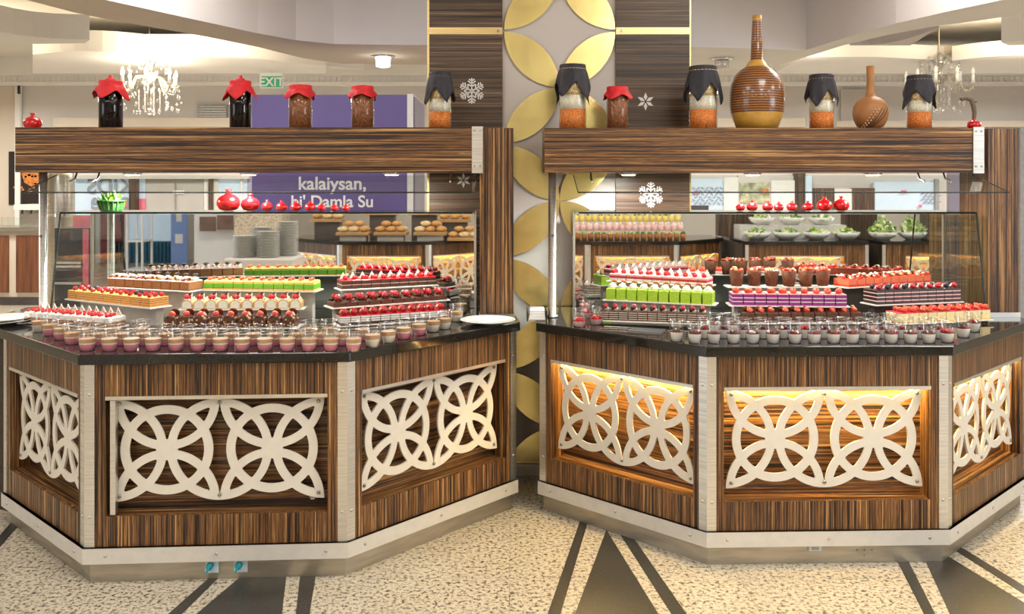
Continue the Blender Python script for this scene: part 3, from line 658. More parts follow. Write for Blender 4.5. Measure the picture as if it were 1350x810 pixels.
def L5(w):
    n = 10; pr = [(-w/2,0),(w/2,0)]+[(w/2*math.cos(math.pi*i/n), .02+.022*math.sin(math.pi*i/n)) for i in range(n+1)]
    mb = MB().plate(pr, .0, D1, 'beige_roll'); mb.plate([(x*.75, .004+z*.8) for x, z in pr], -.001, 0, 'cream')
    return [('roll', mb.mesh('roll')), ('nut_coating', crumbs('nut_coating', w*.8, D1, .040, 14, .005, ['nut','cream','white_cream'], .004)), *fruit('berry', [((ru(-.012,0),.02,.052),.010,'berry_red'),((ru(0,.012),.03,.050),.009,'cherry')]), ('chocolate_curl', MB().tube([(-.01,.04,.042),(0,.045,.066),(.012,.04,.074)], [.004,.005,.001], 'dark_choc', 6).tube([(.008,.04,.042),(.012,.05,.070)], [.006,.001], 'chip_white', 6).mesh('chocolate_curl'))]
row('roulade_slice', 'beige nut-coated roulade piece topped with red berries and a curl', 'beige roulades', (238,408), (397,407), 10, .96, D1, L5, 'thin pale board under the beige roulade pieces', rl='pale box riser under the beige roulade pieces', gap=.97)
def L6(w):
    n = 10; pr = [(-w/2,0),(w/2,0)]+[(w/2*math.cos(math.pi*i/n), .024+.026*math.sin(math.pi*i/n)) for i in range(n+1)]
    mb = MB().plate(pr, .0, .09, 'choc_sponge')
    for i in range(46):
        a = ru(.1, 3.04); mb.ball((w/2*math.cos(a)*.98, ru(0,.09), .024+.026*math.sin(a)), ru(.004,.007), random.choice(['chocolate','dark_choc','choc_sponge','nut','chocolate']), 6, 4, (1,1,1), .15)
    for i in range(12): mb.ball((ru(-w/2,w/2)*.85, -.001, ru(.008,.036)), .005, random.choice(['chocolate','choc_sponge','nut']), 6, 4, (1,.5,1), .15)
    return [('log', mb.mesh('log')), *strawbs('strawberry', [(ru(-.006,.006), .03, .056, .012, ru(0,6))]), ('cream', swirl('cream', (ru(-.01,.01),.05,.046), .011, 'pink_cream')), ('wafer_disc', MB().tube([(.004,.06,.060),(.004,.064,.062)], .02, 'chocolate', 14).mesh('wafer_disc'))]
row('chocolate_log', 'dark chocolate nut log topped with a strawberry piece', 'chocolate nut logs', (214,433), (390,432), 9, .905, .09, L6, 'thin pale board under the dark chocolate nut logs', gap=.86, jit=.06)
def L7(w):
    m, h = layers('sponge', w, D1, [(.018,'choc_sponge'),(.004,'pink_cream'),(.016,'choc_sponge'),(.006,'red_jelly')])
    chip = tri_chip(s=.034)
    for v in chip.vertices: v.co.y += D1*.7; v.co.z += h-.002
    return [('sponge', m), ('chocolate_chip', chip), *fruit('cherry', [((ru(-.01,.01), y, h+.006), .0095, 'berry_red') for y in (.015,.04,.08)]), ('cream', swirl('cream', (0,.06,h), .012, 'pink_cream'))]
row('cherry_cake_slice', 'dark chocolate slice with red jelly, cherries and a white triangular chip', 'cherry jelly slices with white chips', (451,382), (575,375.5), 10, 1.03, D1, L7, 'thin pale board under the cherry jelly slices with white chips', rl='pale box riser under the cherry jelly slices', gap=.95)
def L8(w):
    mb = MB().cham(-w/2, w/2, 0, D1, 0, .022, 'choc_sponge')
    for i in range(40): mb.ball((ru(-w/2,w/2)*.68, ru(.008,D1-.008), ru(.010,.036)), ru(.007,.011), random.choice(['chocolate','dark_choc','choc_sponge','pink_cream','chocolate']), 6, 4, (1,1,.7), .2)
    return [('truffle_base', mb.mesh('truffle_base')), *fruit('cherry', [((ru(-.012,.0), .02, .038), .012, 'cherry'), ((ru(0,.012), .035, .040), .012, 'berry_red'), ((ru(-.01,.01),.075,.038),.011,'cherry')])]
row('chocolate_cherry_cake', 'rough chocolate crumb cake piece crowned with glossy cherries', 'chocolate crumb and cherry pieces', (440,406), (590,395), 10, .975, D1, L8, 'thin pale board under the chocolate crumb and cherry pieces', rl='pale box riser under the chocolate crumb and cherry pieces', gap=.93)
def L9(w):
    m, h = layers('sponge', w, D1, [(.013,'dark_choc'),(.007,'white_cream'),(.002,'dark_choc'),(.008,'white_cream'),(.002,'dark_choc'),(.008,'white_cream'),(.004,'red_jelly')])
    return [('sponge', m), *fruit('cherry', [((ru(-.006,.006), .025, h+.011), .0135, 'cherry'), ((ru(-.008,.008), .065, h+.010), .012, 'berry_red')]), *fruit('chocolate_curl', [((.012,.04,h+.007),.009,'chocolate'),((-.014,.05,h+.007),.009,'nut')])]
row('striped_cake_slice', 'white and black striped layer cake slice topped with a cherry', 'white and black striped slices', (449,430), (590,420.5), 11, .90, D1, L9, 'thin pale board under the white and black striped slices', gap=.95)
# --- right counter
def R1(w):
    ls = []
    for k in range(4): ls += [(.0065,'choc_sponge'),(.003,'cream')]
    m, h = layers('wafer_stack', w, D1, ls+[(.006,'choc_sponge')])
    return [('wafer_stack', m), ('cream', swirl('cream', (0,.04,h), .0158, 'white_cream', 1.0)), *fruit('cherry', [((ru(.004,.01), .022, h+.018), .010, 'cherry')]), *fruit('chocolate_curl', [((-.010,.015,h+.012),.007,'dark_choc',(1,.6,1.3))])]
row('wafer_cream_slice', 'brown wafer slice with a white cream swirl and a cherry', 'brown wafer slices with cream', (790,422), (932,427), 11, .91, D1, R1, 'thin pale board under the brown wafer slices with cream', gap=.97)
def R2(w):
    m, h = layers('sponge', w, .09, [(.056,'lime_cake')])
    disc = MB().tube([(0,.064,h+.018),(0,.068,h+.020)], .017, 'brown_sponge', 14).tube([(0,.062,h+.018),(0,.064,h+.018)], .010, 'cream', 12).mesh('wafer_disc')
    return [('sponge', m), ('cream', swirl('cream', (0,.035,h), .020, 'white_cream', .7)), ('wafer_disc', disc), ('crumble', crumbs('crumble', w*.8, .07, h+.006, 6, .006, ['white_cream','cream']))]
row('lime_cake_cube', 'bright lime green cake cube with white cream and a wafer disc', 'lime green cubes', (798,395), (940,402), 10, .98, .09, R2, 'thin pale board under the lime green cake cubes', rl='pale box riser under the lime green cake cubes', gap=.86, jit=.05)
def R3(w):
    m, h = layers('sponge', w, D1, [(.006,'pink_layer'),(.009,'white_cream'),(.011,'red_layer'),(.012,'pink_layer')])
    chip = tri_chip(s=.036)
    for v in chip.vertices: v.co.y += D1*.75; v.co.z += h-.002
    return [('sponge', m), ('chocolate_chip', chip), *fruit('berry', [((ru(-.012,.012), .018, h+.007), .010, 'berry_red'), ((ru(-.01,.01), .04, h+.007), .009, random.choice(['blueberry','cherry']))]), ('cream', swirl('cream', (0,.055,h), .013, 'white_cream'))]
row('pink_layer_cake', 'pink, white and red layer cake slice with berries and white chip', 'pink layer slices', (803,370), (932,377.5), 11, 1.05, D1, R3, 'thin pale board under the pink layer cake slices', rl='pale box riser under the pink layer cake slices', gap=.98, jit=.01)
CUPM = MB().lathe([(.026,0),(.036,.076),(.033,.076),(.031,.066),(.001,.066)], 'chocolate', 18, close=False).lathe([(.001,0),(.026,0)], 'chocolate', 18, close=False).mesh('chocolate_shell')
for ci, x in enumerate((973, 996.5, 1019.5, 1042.5, 1065, 1087.5)):
    c = G(x, 378+ru(-.6,.6), 1.04)
    t = thing('chocolate_cup', ORD[ci]+' chocolate cup of chopped strawberries, counted from the pink layer slices', 'dessert', (c.x, c.y+.03, 1.04), ru(0,6), 'chocolate cups of strawberries'); link('chocolate_shell', CUPM, t)
    mb = MB()
    for i in range(26):
        a, r = ru(0,6.28), .032*math.sqrt(ru(0,1)); mb.ball((r*math.cos(a), r*math.sin(a), .072+ru(0,.016)), ru(.005,.009), random.choice(['strawberry','strawberry_cut','strawberry','nut','cream','orange_pale']), 6, 4, (1,1,1), .2)
    mb.obj('fruit_filling', t)
tray_for(G(962,378,1.04)+Vector((0,-.005,0)), G(1098,378,1.04)+Vector((0,-.005,0)), 1.04, .075, False, 'thin pale board under the chocolate cups of strawberries', 'pale box riser under the chocolate cups of strawberries')
def R5(w):
    m, h = layers('sponge', w, D1, [(.015,'purple_sponge'),(.004,'white_cream'),(.013,'purple_sponge'),(.004,'white_cream'),(.014,'purple_sponge'),(.004,'pink_layer')])
    return [('sponge', m), *strawbs('strawberry', [(ru(-.008,.0), .025, h+.009, .013, ru(0,6)), (ru(0,.01), .045, h+.009, .013, ru(0,6))])]
row('purple_cake_slice', 'purple sponge slice with white cream lines and strawberry pieces', 'purple sponge slices', (965,402.5), (1117,404), 10, .98, D1, R5, 'thin pale board under the purple sponge slices', rl='pale box riser under the purple sponge slices', gap=.93)
def R6(w):
    m, h = layers('sponge', w, .09, [(.045,'choc_sponge')])
    return [('sponge', m), *strawbs('strawberry', [(ru(-.008,.008), .02, h+.008, .012, ru(0,6)), (ru(-.008,.008), .05, h+.008, .011, ru(0,6))]), *fruit('chocolate_curl', [((-.012,.04,h+.012),.009,'chocolate'),((.012,.055,h+.014),.008,'nut')])]
row('chocolate_strawberry_cake', 'plain brown chocolate cake block with strawberry on top', 'brown chocolate blocks', (980,426), (1137,425), 10, .91, .09, R6, 'thin pale board under the brown chocolate blocks', gap=.9)
def R7(w):
    m, h = layers('sponge', w, D1, [(.010,'orange_jelly'),(.024,'orange_pale'),(.003,'orange_jelly')])
    return [('sponge', m), ('fruit_crumble', crumbs('fruit_crumble', w, D1, h+.003, 22, .009, ['strawberry','strawberry','chocolate','cream','nut','berry_red'], .012))]
row('orange_jelly_slice', 'orange red jelly slice topped with chopped strawberries and crumbs', 'orange red jelly slices', (1119,379), (1228,372), 10, 1.045, D1, R7, 'thin pale board under the orange red jelly slices', dark=True, rl='dark box riser under the orange red jelly slices', gap=.985, jit=.005)
def R8(w):
    ls = []
    for k in range(3): ls += [(.013,'dark_choc'),(.005,'pink_cream')]
    m, h = layers('sponge', w, D1, ls+[(.014,'dark_choc')])
    return [('sponge', m), *fruit('berry', [((ru(-.006,.006), .02, h+.008), .0105, random.choice(['cherry','blueberry','berry_red'])), ((ru(-.006,.006), .06, h+.008), .010, random.choice(['cherry','blueberry']))]), ('cream', swirl('cream', (.004,.04,h), .009, 'pink_cream'))]
row('dark_layer_cake', 'dark chocolate slice with thin pink cream layers and berries', 'dark layered slices', (1156,402), (1267,397.5), 10, .98, D1, R8, 'thin pale board under the dark chocolate layered slices', dark=True, rl='dark box riser under the dark chocolate layered slices', gap=.96)
def R9(w):
    m, h = layers('custard_base', w, D1, [(.006,'yellow_sponge'),(.038,'custard'),(.003,'red_layer')])
    return [('custard_base', m), *strawbs('strawberry', [(ru(-.012,.012), y, h+.008, .0115, ru(0,6)) for y in (.014,.04,.07)])]
row('custard_cake_slice', 'pale yellow custard slice piled with strawberry pieces', 'custard slices', (1187,427), (1306,421), 10, .91, D1, R9, 'thin pale board under the pale yellow custard slices', gap=.95)

# ------------------------------------------------------------------ dessert cups
def cup_meshes(rt, rb, h, fills):
    sh = MB().lathe([(rb*.97,.002),(rb,0),(rb+(rt-rb)*.6,h*.6),(rt,h*.97)], 'cup_plastic', 22, close=False).lathe([(rt,h*.965),(rt+.0022,h*.975),(rt+.0022,h*.995),(rt,h),(rt-.0012,h*.985)], 'cup_rim', 22, close=False).lathe([(rb+(rt-rb)*.72,h*.70),(rb+(rt-rb)*.76+.0008,h*.72),(rb+(rt-rb)*.78,h*.74)], 'cup_rim', 22, close=False).mesh('plastic_cup')
    z = .003; prof = []; bands = []; k = .93
    for hh, m in fills:
        for zz in (z, z+hh):
            prof.append(((rb+(rt-rb)*zz/h)*k, zz))
        bands += [m, m]; z += hh
    return sh, MB().lathe(prof, fills[0][1], 18, bands=bands[:len(prof)-1], smooth=False).mesh('dessert_filling'), z
PINK = cup_meshes(.0375, .028, .082, [(.024,'pink_fill'),(.006,'cream_fill'),(.015,'mousse_brown')])
PALE = cup_meshes(.0375, .028, .082, [(.024,'cream_fill'),(.004,'white_cream'),(.017,'mousse_brown')])
def cup(x, y, kind, where):
    if kind == 'pale': ms, lab, g = PALE, 'cream and brown mousse cup', 'cream and mousse cups'
    else: ms, lab, g = PINK, 'pink, cream and brown dessert cup', 'pink and brown layered cups'
    t = thing('dessert_cup', lab+' '+where, 'dessert', (x, y, TOPZ), ru(0,6), g)
    link('plastic_cup', ms[0], t); link('dessert_filling', ms[1], t)
def cpx(px, py): g = G(px, py, TOPZ); return g.x, g.y
for i, x in enumerate([114.5+i*29.3 for i in range(13)]): cup(*cpx(x+ru(-.7,.7), 462.5), 'pink', 'along the front edge, %s counted from the plates' % ORD[i])
for i, x in enumerate([131+i*29.0 for i in range(12)]): cup(*cpx(x+ru(-.6,.6), 455.2), 'pink', 'of the second row, %s counted from the plates' % ORD[i])
for x, y, k, w in ((95,454,'pink','at the corner between front edge and plates'),(81,448,'pink','beside the white cream slices, nearer the front corner'),(66,442.5,'pink','beside the white cream slices, nearer the plates'),(52,437.5,'pale','nearest to the stacked plates'),(111,449,'pink','behind the corner cup'),(150,448,'pale','behind the second row, before the white cream slices'),(185,448,'pale','behind the second row, before the chocolate nut logs')): cup(*cpx(x, y), k, w)
for x, y, k, w in ((491,457,'pale','first along the slanted edge towards the white plate'),(512,452,'pale','second along the slanted edge towards the white plate'),(532,447,'pink','third along the slanted edge towards the white plate'),(552.5,442,'pink','fourth along the slanted edge towards the white plate'),(571,437.5,'pale','fifth along the slanted edge towards the white plate'),(478,449,'pink','behind the bend of the worktop edge'),(586,434,'pale','sixth along the slanted edge towards the white plate'),(602,424,'pale','between the white plate and the striped slices'),(608,413,'pale','behind the white plate'),(408,448,'pale','third row, farther from the white plate'),(434,447.5,'pale','third row, nearer to the white plate')): cup(*cpx(x, y), k, w)
WH = cup_meshes(.033, .0245, .086, [(.036,'white_cream'),(.005,'jam')])
WHT = [balls('topping', [((ru(-.016,.016), ru(-.016,.016), .046), ru(.005,.008), random.choice(['dark_choc','chocolate','cherry','white_cream','jam','choc_sponge'])) for _ in range(7)]) for k in range(4)]
WHR = balls('topping', [((ru(-.016,.016), ru(-.016,.016), .048), .008, 'berry_red') for _ in range(7)])
PK = cup_meshes(.036, .028, .082, [(.024,'pink_cream'),(.005,'red_jelly')])
def wcup(px, py, where, red=False):
    x, y = cpx(px, py)
    t = thing('dessert_cup', ('white cream cup with red berries, ' if red else 'white cream cup with dark jam, ')+where, 'dessert', (x, y, TOPZ), ru(0,6), 'white cream cups')
    link('plastic_cup', WH[0], t); link('dessert_filling', WH[1], t); link('topping', WHR if red else random.choice(WHT), t)
for i, x in enumerate((916, 941, 967, 992.5, 1019, 1048, 1073.5, 1099, 1124, 1151, 1175, 1200.5, 1224.5)): wcup(x, 452.5, 'front row, %s counted from the steel tray' % ORD[i+1])
wcup(892, 450, 'front row, first counted from the steel tray'); wcup(1249, 451.5, 'at the front corner of the worktop', True); wcup(1270, 445.0, 'first along the slanted edge past the corner'); wcup(1284, 437.5, 'second along the slanted edge past the corner')
for i, x in enumerate((929, 954, 980, 1005.5, 1033, 1060, 1086, 1111.5, 1138, 1163, 1188, 1213, 1237)): wcup(x, 446.2, 'second row, %s counted from the steel tray' % ORD[i], i == 5)
for x, w in ((943,'behind the second row, beside the wafer slices'),(965,'behind the second row, beside the chocolate blocks'),(1148,'behind the second row, between chocolate blocks and custard slices'),(1172,'behind the second row, beside the custard slices')): wcup(x, 439.5, w)
for px, py, w in ((764,431,'nearest the napkin holder'), (786,428,'against the wafer slices'), (773,419.5,'behind the one nearest the napkin holder'), (770,411,'nearest the mirror')):
    x, y = cpx(px, py)
    t = thing('dessert_cup', 'clear cup of pink cream with red berries, '+w, 'dessert', (x, y, TOPZ), 0, 'pink berry cups'); link('plastic_cup', PK[0], t); link('dessert_filling', PK[1], t)
    link('topping', balls('topping', [((ru(-.016,.016), ru(-.016,.016), .036), .008, random.choice(['berry_red','pink_cream','strawberry'])) for _ in range(9)]), t)
# polished tray at the front of the right worktop, its dark reflection laid in black
a, b, c, d_ = G(795,429,TOPZ), G(878,434,TOPZ), G(882,448,TOPZ), G(797,441,TOPZ)
a, b = G(797,431,TOPZ), G(880,436,TOPZ); u = (b-a).normalized()
tr = thing('steel_tray', 'flat polished steel tray in front of the brown wafer slices', 'tray', (a.x, a.y, TOPZ), math.atan2(u.y, u.x))
MB().cham(0, (b-a).length, -.12, 0, 0, .005, 'mirror_tray', .002).obj('tray_base', tr)
MB().box(.135, (b-a).length-.004, -.117, -.003, .005, .007, 'black_plastic').obj('dark_reflection', tr)
# plates, napkins
PLATE = MB().lathe([(.05,0),(.055,.002),(.10,.012),(.128,.02),(.13,.022),(.126,.022),(.09,.013),(.001,.008)], 'white_ceramic', 36, close=False).lathe([(.001,0),(.05,0)], 'white_ceramic', 36, close=False).mesh('dinner_plate')
g = G(643,427.0,TOPZ); tag(link('dinner_plate', PLATE, None, (g.x, g.y, TOPZ)), 'round white plate lying on the worktop beside the wooden pillar', 'plate')
g = G(4,427.5,TOPZ)
for k in range(2): 
    o = tag(link('dinner_plate', PLATE, None, (g.x, g.y, TOPZ+k*.012)), 'round pale plate, %s of the two stacked beside the white cream slices' % ('lower', 'upper')[k], 'plate', 'plates at the worktop end')
g = G(708,424,TOPZ)
nh = thing('napkin_holder', 'low metal holder stacked with folded white napkins', 'napkin holder', (g.x, g.y, TOPZ))
MB().box(-.045,.045,0,.14,0,.006,'chrome').box(-.048,-.043,0,.14,0,.05,'black_plastic').box(.043,.048,0,.14,0,.05,'black_plastic').obj('rack', nh)
for k in range(4): MB().cham(-.040+.002*k,.040-.001*k,.004+.003*k,.136,.0065+k*.012,.0175+k*.012,'napkin',.004).obj('napkin', nh)
# ------------------------------------------------------------------ jars, vases and pomegranates on the canopies
HZ = 1.8125; JY = 4.46
def cloth(name, r, zt, drop, m, parent, folds=8, spread=1.25, seed=0, pts=4):
    """square of cloth tied over the rim: flat lid, band, ragged skirt with pointed corners"""
    rnd = random.Random(seed); n = 48; mb = MB(); rings_ = [(0.02*r, 0), (r*1.0, 0), (r*1.03, -.006), (r*1.03, -.022)]
    v = []; K = 7
    for rr, dz in rings_:
        for i in range(n): a = 2*math.pi*i/n; v.append((rr*math.cos(a), rr*math.sin(a), zt+dz))
    ph = rnd.uniform(0, 6.28); cl_ = [rnd.uniform(.75, 1.2) for _ in range(pts)]
    for k in range(1, K+1):
        t = k/K
        for i in range(n):
            a = 2*math.pi*i/n
            s = ((a+ph) % (2*math.pi/pts))/(2*math.pi/pts); tri = 1-abs(2*s-1); q = cl_[int(((a+ph) % (2*math.pi))/(2*math.pi/pts)) % pts]
            L_ = drop*(.38+.62*tri*q); rr = r*(1.05+(spread-1)*t**.7*(.6+.6*tri))+r*.11*math.sin(folds*a+ph)*t
            v.append((rr*math.cos(a), rr*math.sin(a), zt-.022-L_*t))
    R_ = len(rings_)+K
    f = [(j*n+i, j*n+(i+1)%n, (j+1)*n+(i+1)%n, (j+1)*n+i) for j in range(R_-1) for i in range(n)]
    mb.add(v, f, m, True); mb.add([v[i] for i in range(n)], [tuple(range(n))], m)
    o = mb.obj(name, parent); s = o.modifiers.new('solid', 'SOLIDIFY'); s.thickness = .0015; return o
def jar(px, wpx, ytop, kind, label, seed, stem=False):
    r = wpx/2*JY/F; h = PZ(ytop, JY)-HZ
    t = thing('glass_jar', label, 'jar', (PX(px, JY), JY, HZ))
    hj = h-.004
    gl = 'dark_jar_glass' if kind == 'dark' else 'jar_glass'
    MB().lathe([(r*.9,0),(r,.008),(r,hj*.86),(r*.86,hj*.93),(r*.86,hj)], gl, 28, close=False).lathe([(.001,.0),(r*.9,0)], gl, 28, close=False).obj('jar_body', t)
    ri = r*.93
    if kind == 'dark':
        MB().lathe([(ri,.004),(ri,hj*.86)], 'pickle_dark', 20).obj('jar_filling', t)
    elif kind == 'brown':
        MB().lathe([(ri,.004),(ri,hj*.85)], 'pepper_brown', 20).obj('jar_filling', t)
    else:
        z1, z2, z3 = .004+hj*.30, .004+hj*.52, .004+hj*.72
        MB().lathe([(ri,.004),(ri,z1)], 'lentil', 20).obj('lentil_layer', t)
        MB().lathe([(ri,z1),(ri,z2)], 'rice', 20).obj('rice_layer', t)
        MB().lathe([(ri,z2),(ri,z3)], 'chickpea', 20).obj('chickpea_layer', t)
        MB().lathe([(ri,z3),(ri,hj*.86)], 'lentil', 20).obj('lentil_layer', t)
    red = kind in ('dark', 'brown')
    cloth('cloth_cover', r*.93, h, (.075 if kind == 'dark' else .05) if red else h*.52, 'cloth_red' if red else 'cloth_black', t, 7 if red else 8, 1.55 if kind == 'dark' else 1.35, seed, 4)
    if kind == 'dark':
        MB().lathe([(r*.5,0),(r*.42,.01),(r*.2,.016),(r*.14,.03)], 'cloth_red', 12, (0,0,h)).obj('cloth_knot', t)
    if not red:
        MB().lathe([(r*.985,0),(r*.985,.006)], 'chickpea', 24, (0,0,h-.026), close=False).obj('string', t)
    return t
jar(146, 30, 107, 'dark', 'tall dark jar tied with red cloth, beside the small red pomegranate', 1)
jar(317, 28, 107, 'dark', 'tall dark jar tied with red cloth, in front of the purple box', 5)
jar(396, 31, 113, 'brown', 'jar of brown peppers under red cloth, between two red-clothed jars', 3)
jar(478, 30, 114, 'brown', 'jar of brown peppers under red cloth, beside the black-clothed jar', 4)
jar(580, 30, 96, 'layer', 'layered grain jar with black cloth in front of the white snowflake', 6)
jar(755, 36, 86, 'layer', 'layered grain jar with black cloth in front of the gold petals', 8)
jar(814, 29, 115, 'brown', 'short jar of brown peppers under red cloth, beside the small white star', 9)
jar(927, 37, 88, 'layer', 'wide layered grain jar with black cloth, beside the large vase', 11)
jar(1083, 32, 99, 'layer', 'layered grain jar with black cloth, between the two long-necked vases', 12)
jar(1212, 32, 100, 'layer', 'layered grain jar with black cloth, in front of the chandelier', 14)
S = JY/F
def prof(pairs, base): return [(w/2*S, (base-y)*S) for w, y in pairs]
v = thing('bottle_vase', 'large brown ringed vase with long neck and gold bands', 'vase', (PX(998,JY), JY, HZ))
pr = prof([(52,170),(62,158),(68,149),(71,138),(71,124),(67,110),(58,100),(44,92),(30,88),(23,82),(17,79),(14.5,50),(12,27),(12,20)], 170.5)
MB().lathe(pr, 'vase_rings', 36, bands=['vase_gold','vase_gold']+['vase_rings']*5+['vase_rings','vase_gold','vase_gold','vase_rings','vase_rings','vase_gold']).obj('vase_body', v)
v = thing('gourd_vase', 'round brown gourd vase with short straight neck and dotted stripes', 'vase', (PX(1147.5,JY), JY, HZ))
gb = MB().lathe(prof([(22,170),(34,166),(42,158),(45,150),(43,141),(36,134),(24,129),(14,127),(11,122),(9.5,105),(10.5,87),(8,87)], 170.5), 'gourd', 28).obj('vase_body', v)
rr = 22.6*S
for k, off in enumerate((-.45, -.1, .25, .6, .95)):
    pts = []
    for i in range(12):
        a = -1.05+2.1*i/11
        x = rr*(math.sin(a)*.55+off*.55*math.cos(a)); z = math.sin(a)*rr*.86
        yy = -math.sqrt(max(0, (rr*1.0)**2-x*x-z*z)); pts.append((x, yy, 19.5*S+z))
    if k in (0, 1):
        mb = MB()
        for p in pts: mb.ball(p, .0032, 'gourd_dot', 6, 4)
        mb.tube([(p[0]+.003, p[1], p[2]) for p in pts], .0014, 'gourd_dark', 5); mb.obj('dotted_stripe', gb)
    else: MB().tube(pts, .0026, 'gourd_dark', 5).obj('carved_stripe', gb)
POM = MB().lathe([(.35,0),(.78,.14),(1,.52),(1.0,.80),(.88,1.1),(.62,1.34),(.34,1.46),(.22,1.55),(.22,1.72),(.30,1.86),(.24,1.84),(.1,1.7)], 'pom_red', 20).mesh('pomegranate_body')
CRN = MB(); 
for i in range(6):
    a = math.pi/3*i; CRN.add([(.20*math.cos(a-.4),.20*math.sin(a-.4),1.72),(.20*math.cos(a+.4),.20*math.sin(a+.4),1.72),(.36*math.cos(a),.36*math.sin(a),2.0)], [(0,1,2)], 'pom_red')
CRN = CRN.mesh('crown')
def pom(x, y, z, d, label, group=None):
    t = thing('pomegranate_ornament', label, 'ornament', (x, y, z), ru(0,6), group); t.scale = (d/2,)*3
    link('pomegranate_body', POM, t); link('crown', CRN, t); return t
pom(PX(43,JY), JY, HZ, 23*S, 'small red pomegranate ornament on the end of the canopy beam')
p_ = pom(PX(1284,JY), JY, HZ, 17*S, 'small red pomegranate ornament with a bent dry twig')
st = MB().tube([(0,0,1.7),(.1,0,2.6),(-.05,0,3.6),(-.4,0,4.6),(-1.2,.1,4.9),(-2.0,.1,4.7)], [.3,.33,.36,.36,.33,.3], 'dry_stem', 7).tube([(-.1,0,4.2),(.5,0,4.4)], [.2,.12], 'dry_stem', 6)
st.obj('dry_twig', p_).rotation_euler = (0, 0, -p_.rotation_euler.z)
SY = 4.50
pom(PX(301,SY), SY, SHZ, 30*SY/F, 'largest red pomegranate on the glass shelf with the green basket')
pom(PX(330,SY), SY, SHZ, 24*SY/F, 'second largest red pomegranate on the glass shelf with the green basket')
for i, (x, w) in enumerate(((352,15),(371.5,14.5),(390,14),(409,14),(424,11),(441,10.5),(456,10))): pom(PX(x,SY), SY, SHZ, w*SY/F, ORD[i]+' small red pomegranate before the purple box, counted from the large ones', 'small pomegranates before the purple box')
for i, (x, w) in enumerate(((976,12),(991.5,14.5),(1012,14),(1026.5,13),(1044,14),(1065,14))): pom(PX(x,SY), SY, SHZ, w*SY/F, ORD[5-i]+' small red pomegranate counted from the large pair above the chocolate cups', 'small pomegranates above the chocolate cups')
for x, w, q in ((1087,20,'next to the small ones'),(1109,20.5,'at the end of the row')): pom(PX(x,SY), SY, SHZ, w*SY/F, 'large red pomegranate of the pair on the glass shelf, '+q, 'pair of large pomegranates')
bk = thing('leaf_basket', 'green plastic basket filled with dark leaves on the glass shelf', 'basket', (PX(147,SY), SY, SHZ))
mb = MB().lathe([(.05,0),(.064,.05),(.061,.05),(.048,.004)], 'basket_green', 24, close=False).lathe([(.001,.002),(.05,.002)], 'basket_green', 24, close=False)
mb.obj('basket_body', bk)
MB().lathe([(.064,.047),(.068,.047),(.068,.053),(.064,.053)], 'basket_green', 24, close=False).obj('rim', bk)
for i in range(18):
    a = 2*math.pi*i/18; MB().tube([(.052*math.cos(a),.052*math.sin(a),.004),(.066*math.cos(a),.066*math.sin(a),.047)], .003, 'leaf_green', 5).obj('rib', bk)
mb = MB()
for i in range(34):
    a, t_ = ru(0,6.28), ru(.1,.9); L_ = ru(.05,.085); w = ru(.008,.014)
    e = Euler((t_, 0, a)).to_matrix(); o_ = Vector((ru(-.03,.03), ru(-.03,.03), .03))
    q = [Vector((0,0,0)), Vector((w,0,L_*.5)), Vector((0,.004,L_)), Vector((-w,0,L_*.5))]; mb.add([tuple(e @ p+o_) for p in q], [(0,1,2,3)], random.choice(['leaf_green','leaf_green','lettuce']))
lv = mb.obj('leaves', bk); lv['kind'] = 'stuff'; lv['label'] = 'bunch of dark green leaves'

# ------------------------------------------------------------------ snowflakes on the column
def flake(px, py, rpx, label, star=False):
    r = rpx*CY/F; mb = MB(); 
    for i in range(6):
        a = math.pi/3*i+math.pi/6*0; ca, sa = math.sin(a), math.cos(a)
        def bar(p, q, w):
            p, q = Vector(p), Vector(q); d = (q-p).normalized(); n = Vector((-d.y, d.x))*w
            pts = [p-n, q-n, q+n, p+n]; mb.plate([(k.x*sa+k.y*ca, k.y*sa-k.x*ca) for k in pts], -.004, 0, 'letter_white')
        if star:
            pts = [(0,.1*r),(.2*r,.5*r),(0,r),(-.2*r,.5*r)]; mb.plate([(x*sa+y*ca, y*sa-x*ca) for x, y in pts], -.004, 0, 'letter_white')
        else:
            bar((0,0), (0,r), r*.05)
            for t_, l_ in ((.32,.28),(.55,.30),(.76,.22)):
                for s in (-1, 1): bar((0,r*t_), (s*r*l_, r*(t_+l_*.75)), r*.045)
    o = mb.obj('snowflake_decoration', None, (PX(px,CY), CY, PZ(py,CY))); return tag(o, label, 'decoration')
flake(622, 120, 17, 'white snowflake cutout on the wood panel beside the black-clothed jar')
flake(851, 134, 12, 'small white six-petal star on the wood panel', True)
flake(858, 257, 17, 'white snowflake cutout on the wood panel under the canopy beam')
flake(611, 238, 10, 'white six-petal star on the wood panel under the canopy beam', True)

# ------------------------------------------------------------------ far hall, seen above and between
BY = 6.6
t = thing('advertising_box', 'tall purple advertising box with white lettering behind the counter', 'display box', (PX(440,BY), BY, 0))
ox = PX(440,BY)
MB().box(PX(332,BY)-ox, PX(537,BY)-ox, 0, .7, 0, PZ(125,BY), 'purple_panel').obj('body', t)
MB().box(PX(537,BY)-ox, PX(545,BY)-ox, -.01, .72, 0, PZ(124,BY), 'white_plastic').obj('corner_edge', t)
MB().box(PX(545,BY)-ox+.001, PX(545,BY)-ox+.012, .01, .72, 0, PZ(124,BY)-.02, 'lilac_panel').obj('side_panel', t)
for s, px, py, sz in (('kalaiysan,', 438, 254, .135), ("bi' Damla Su", 438, 277, .122), ('bi Damla Su', 438, 300, .13)):
    if py < 290:
        q = text_obj('lettering', s, sz, 'letter_white', (PX(px,BY)-ox, -.002, PZ(py-4,BY)), t)
WY = 12.5
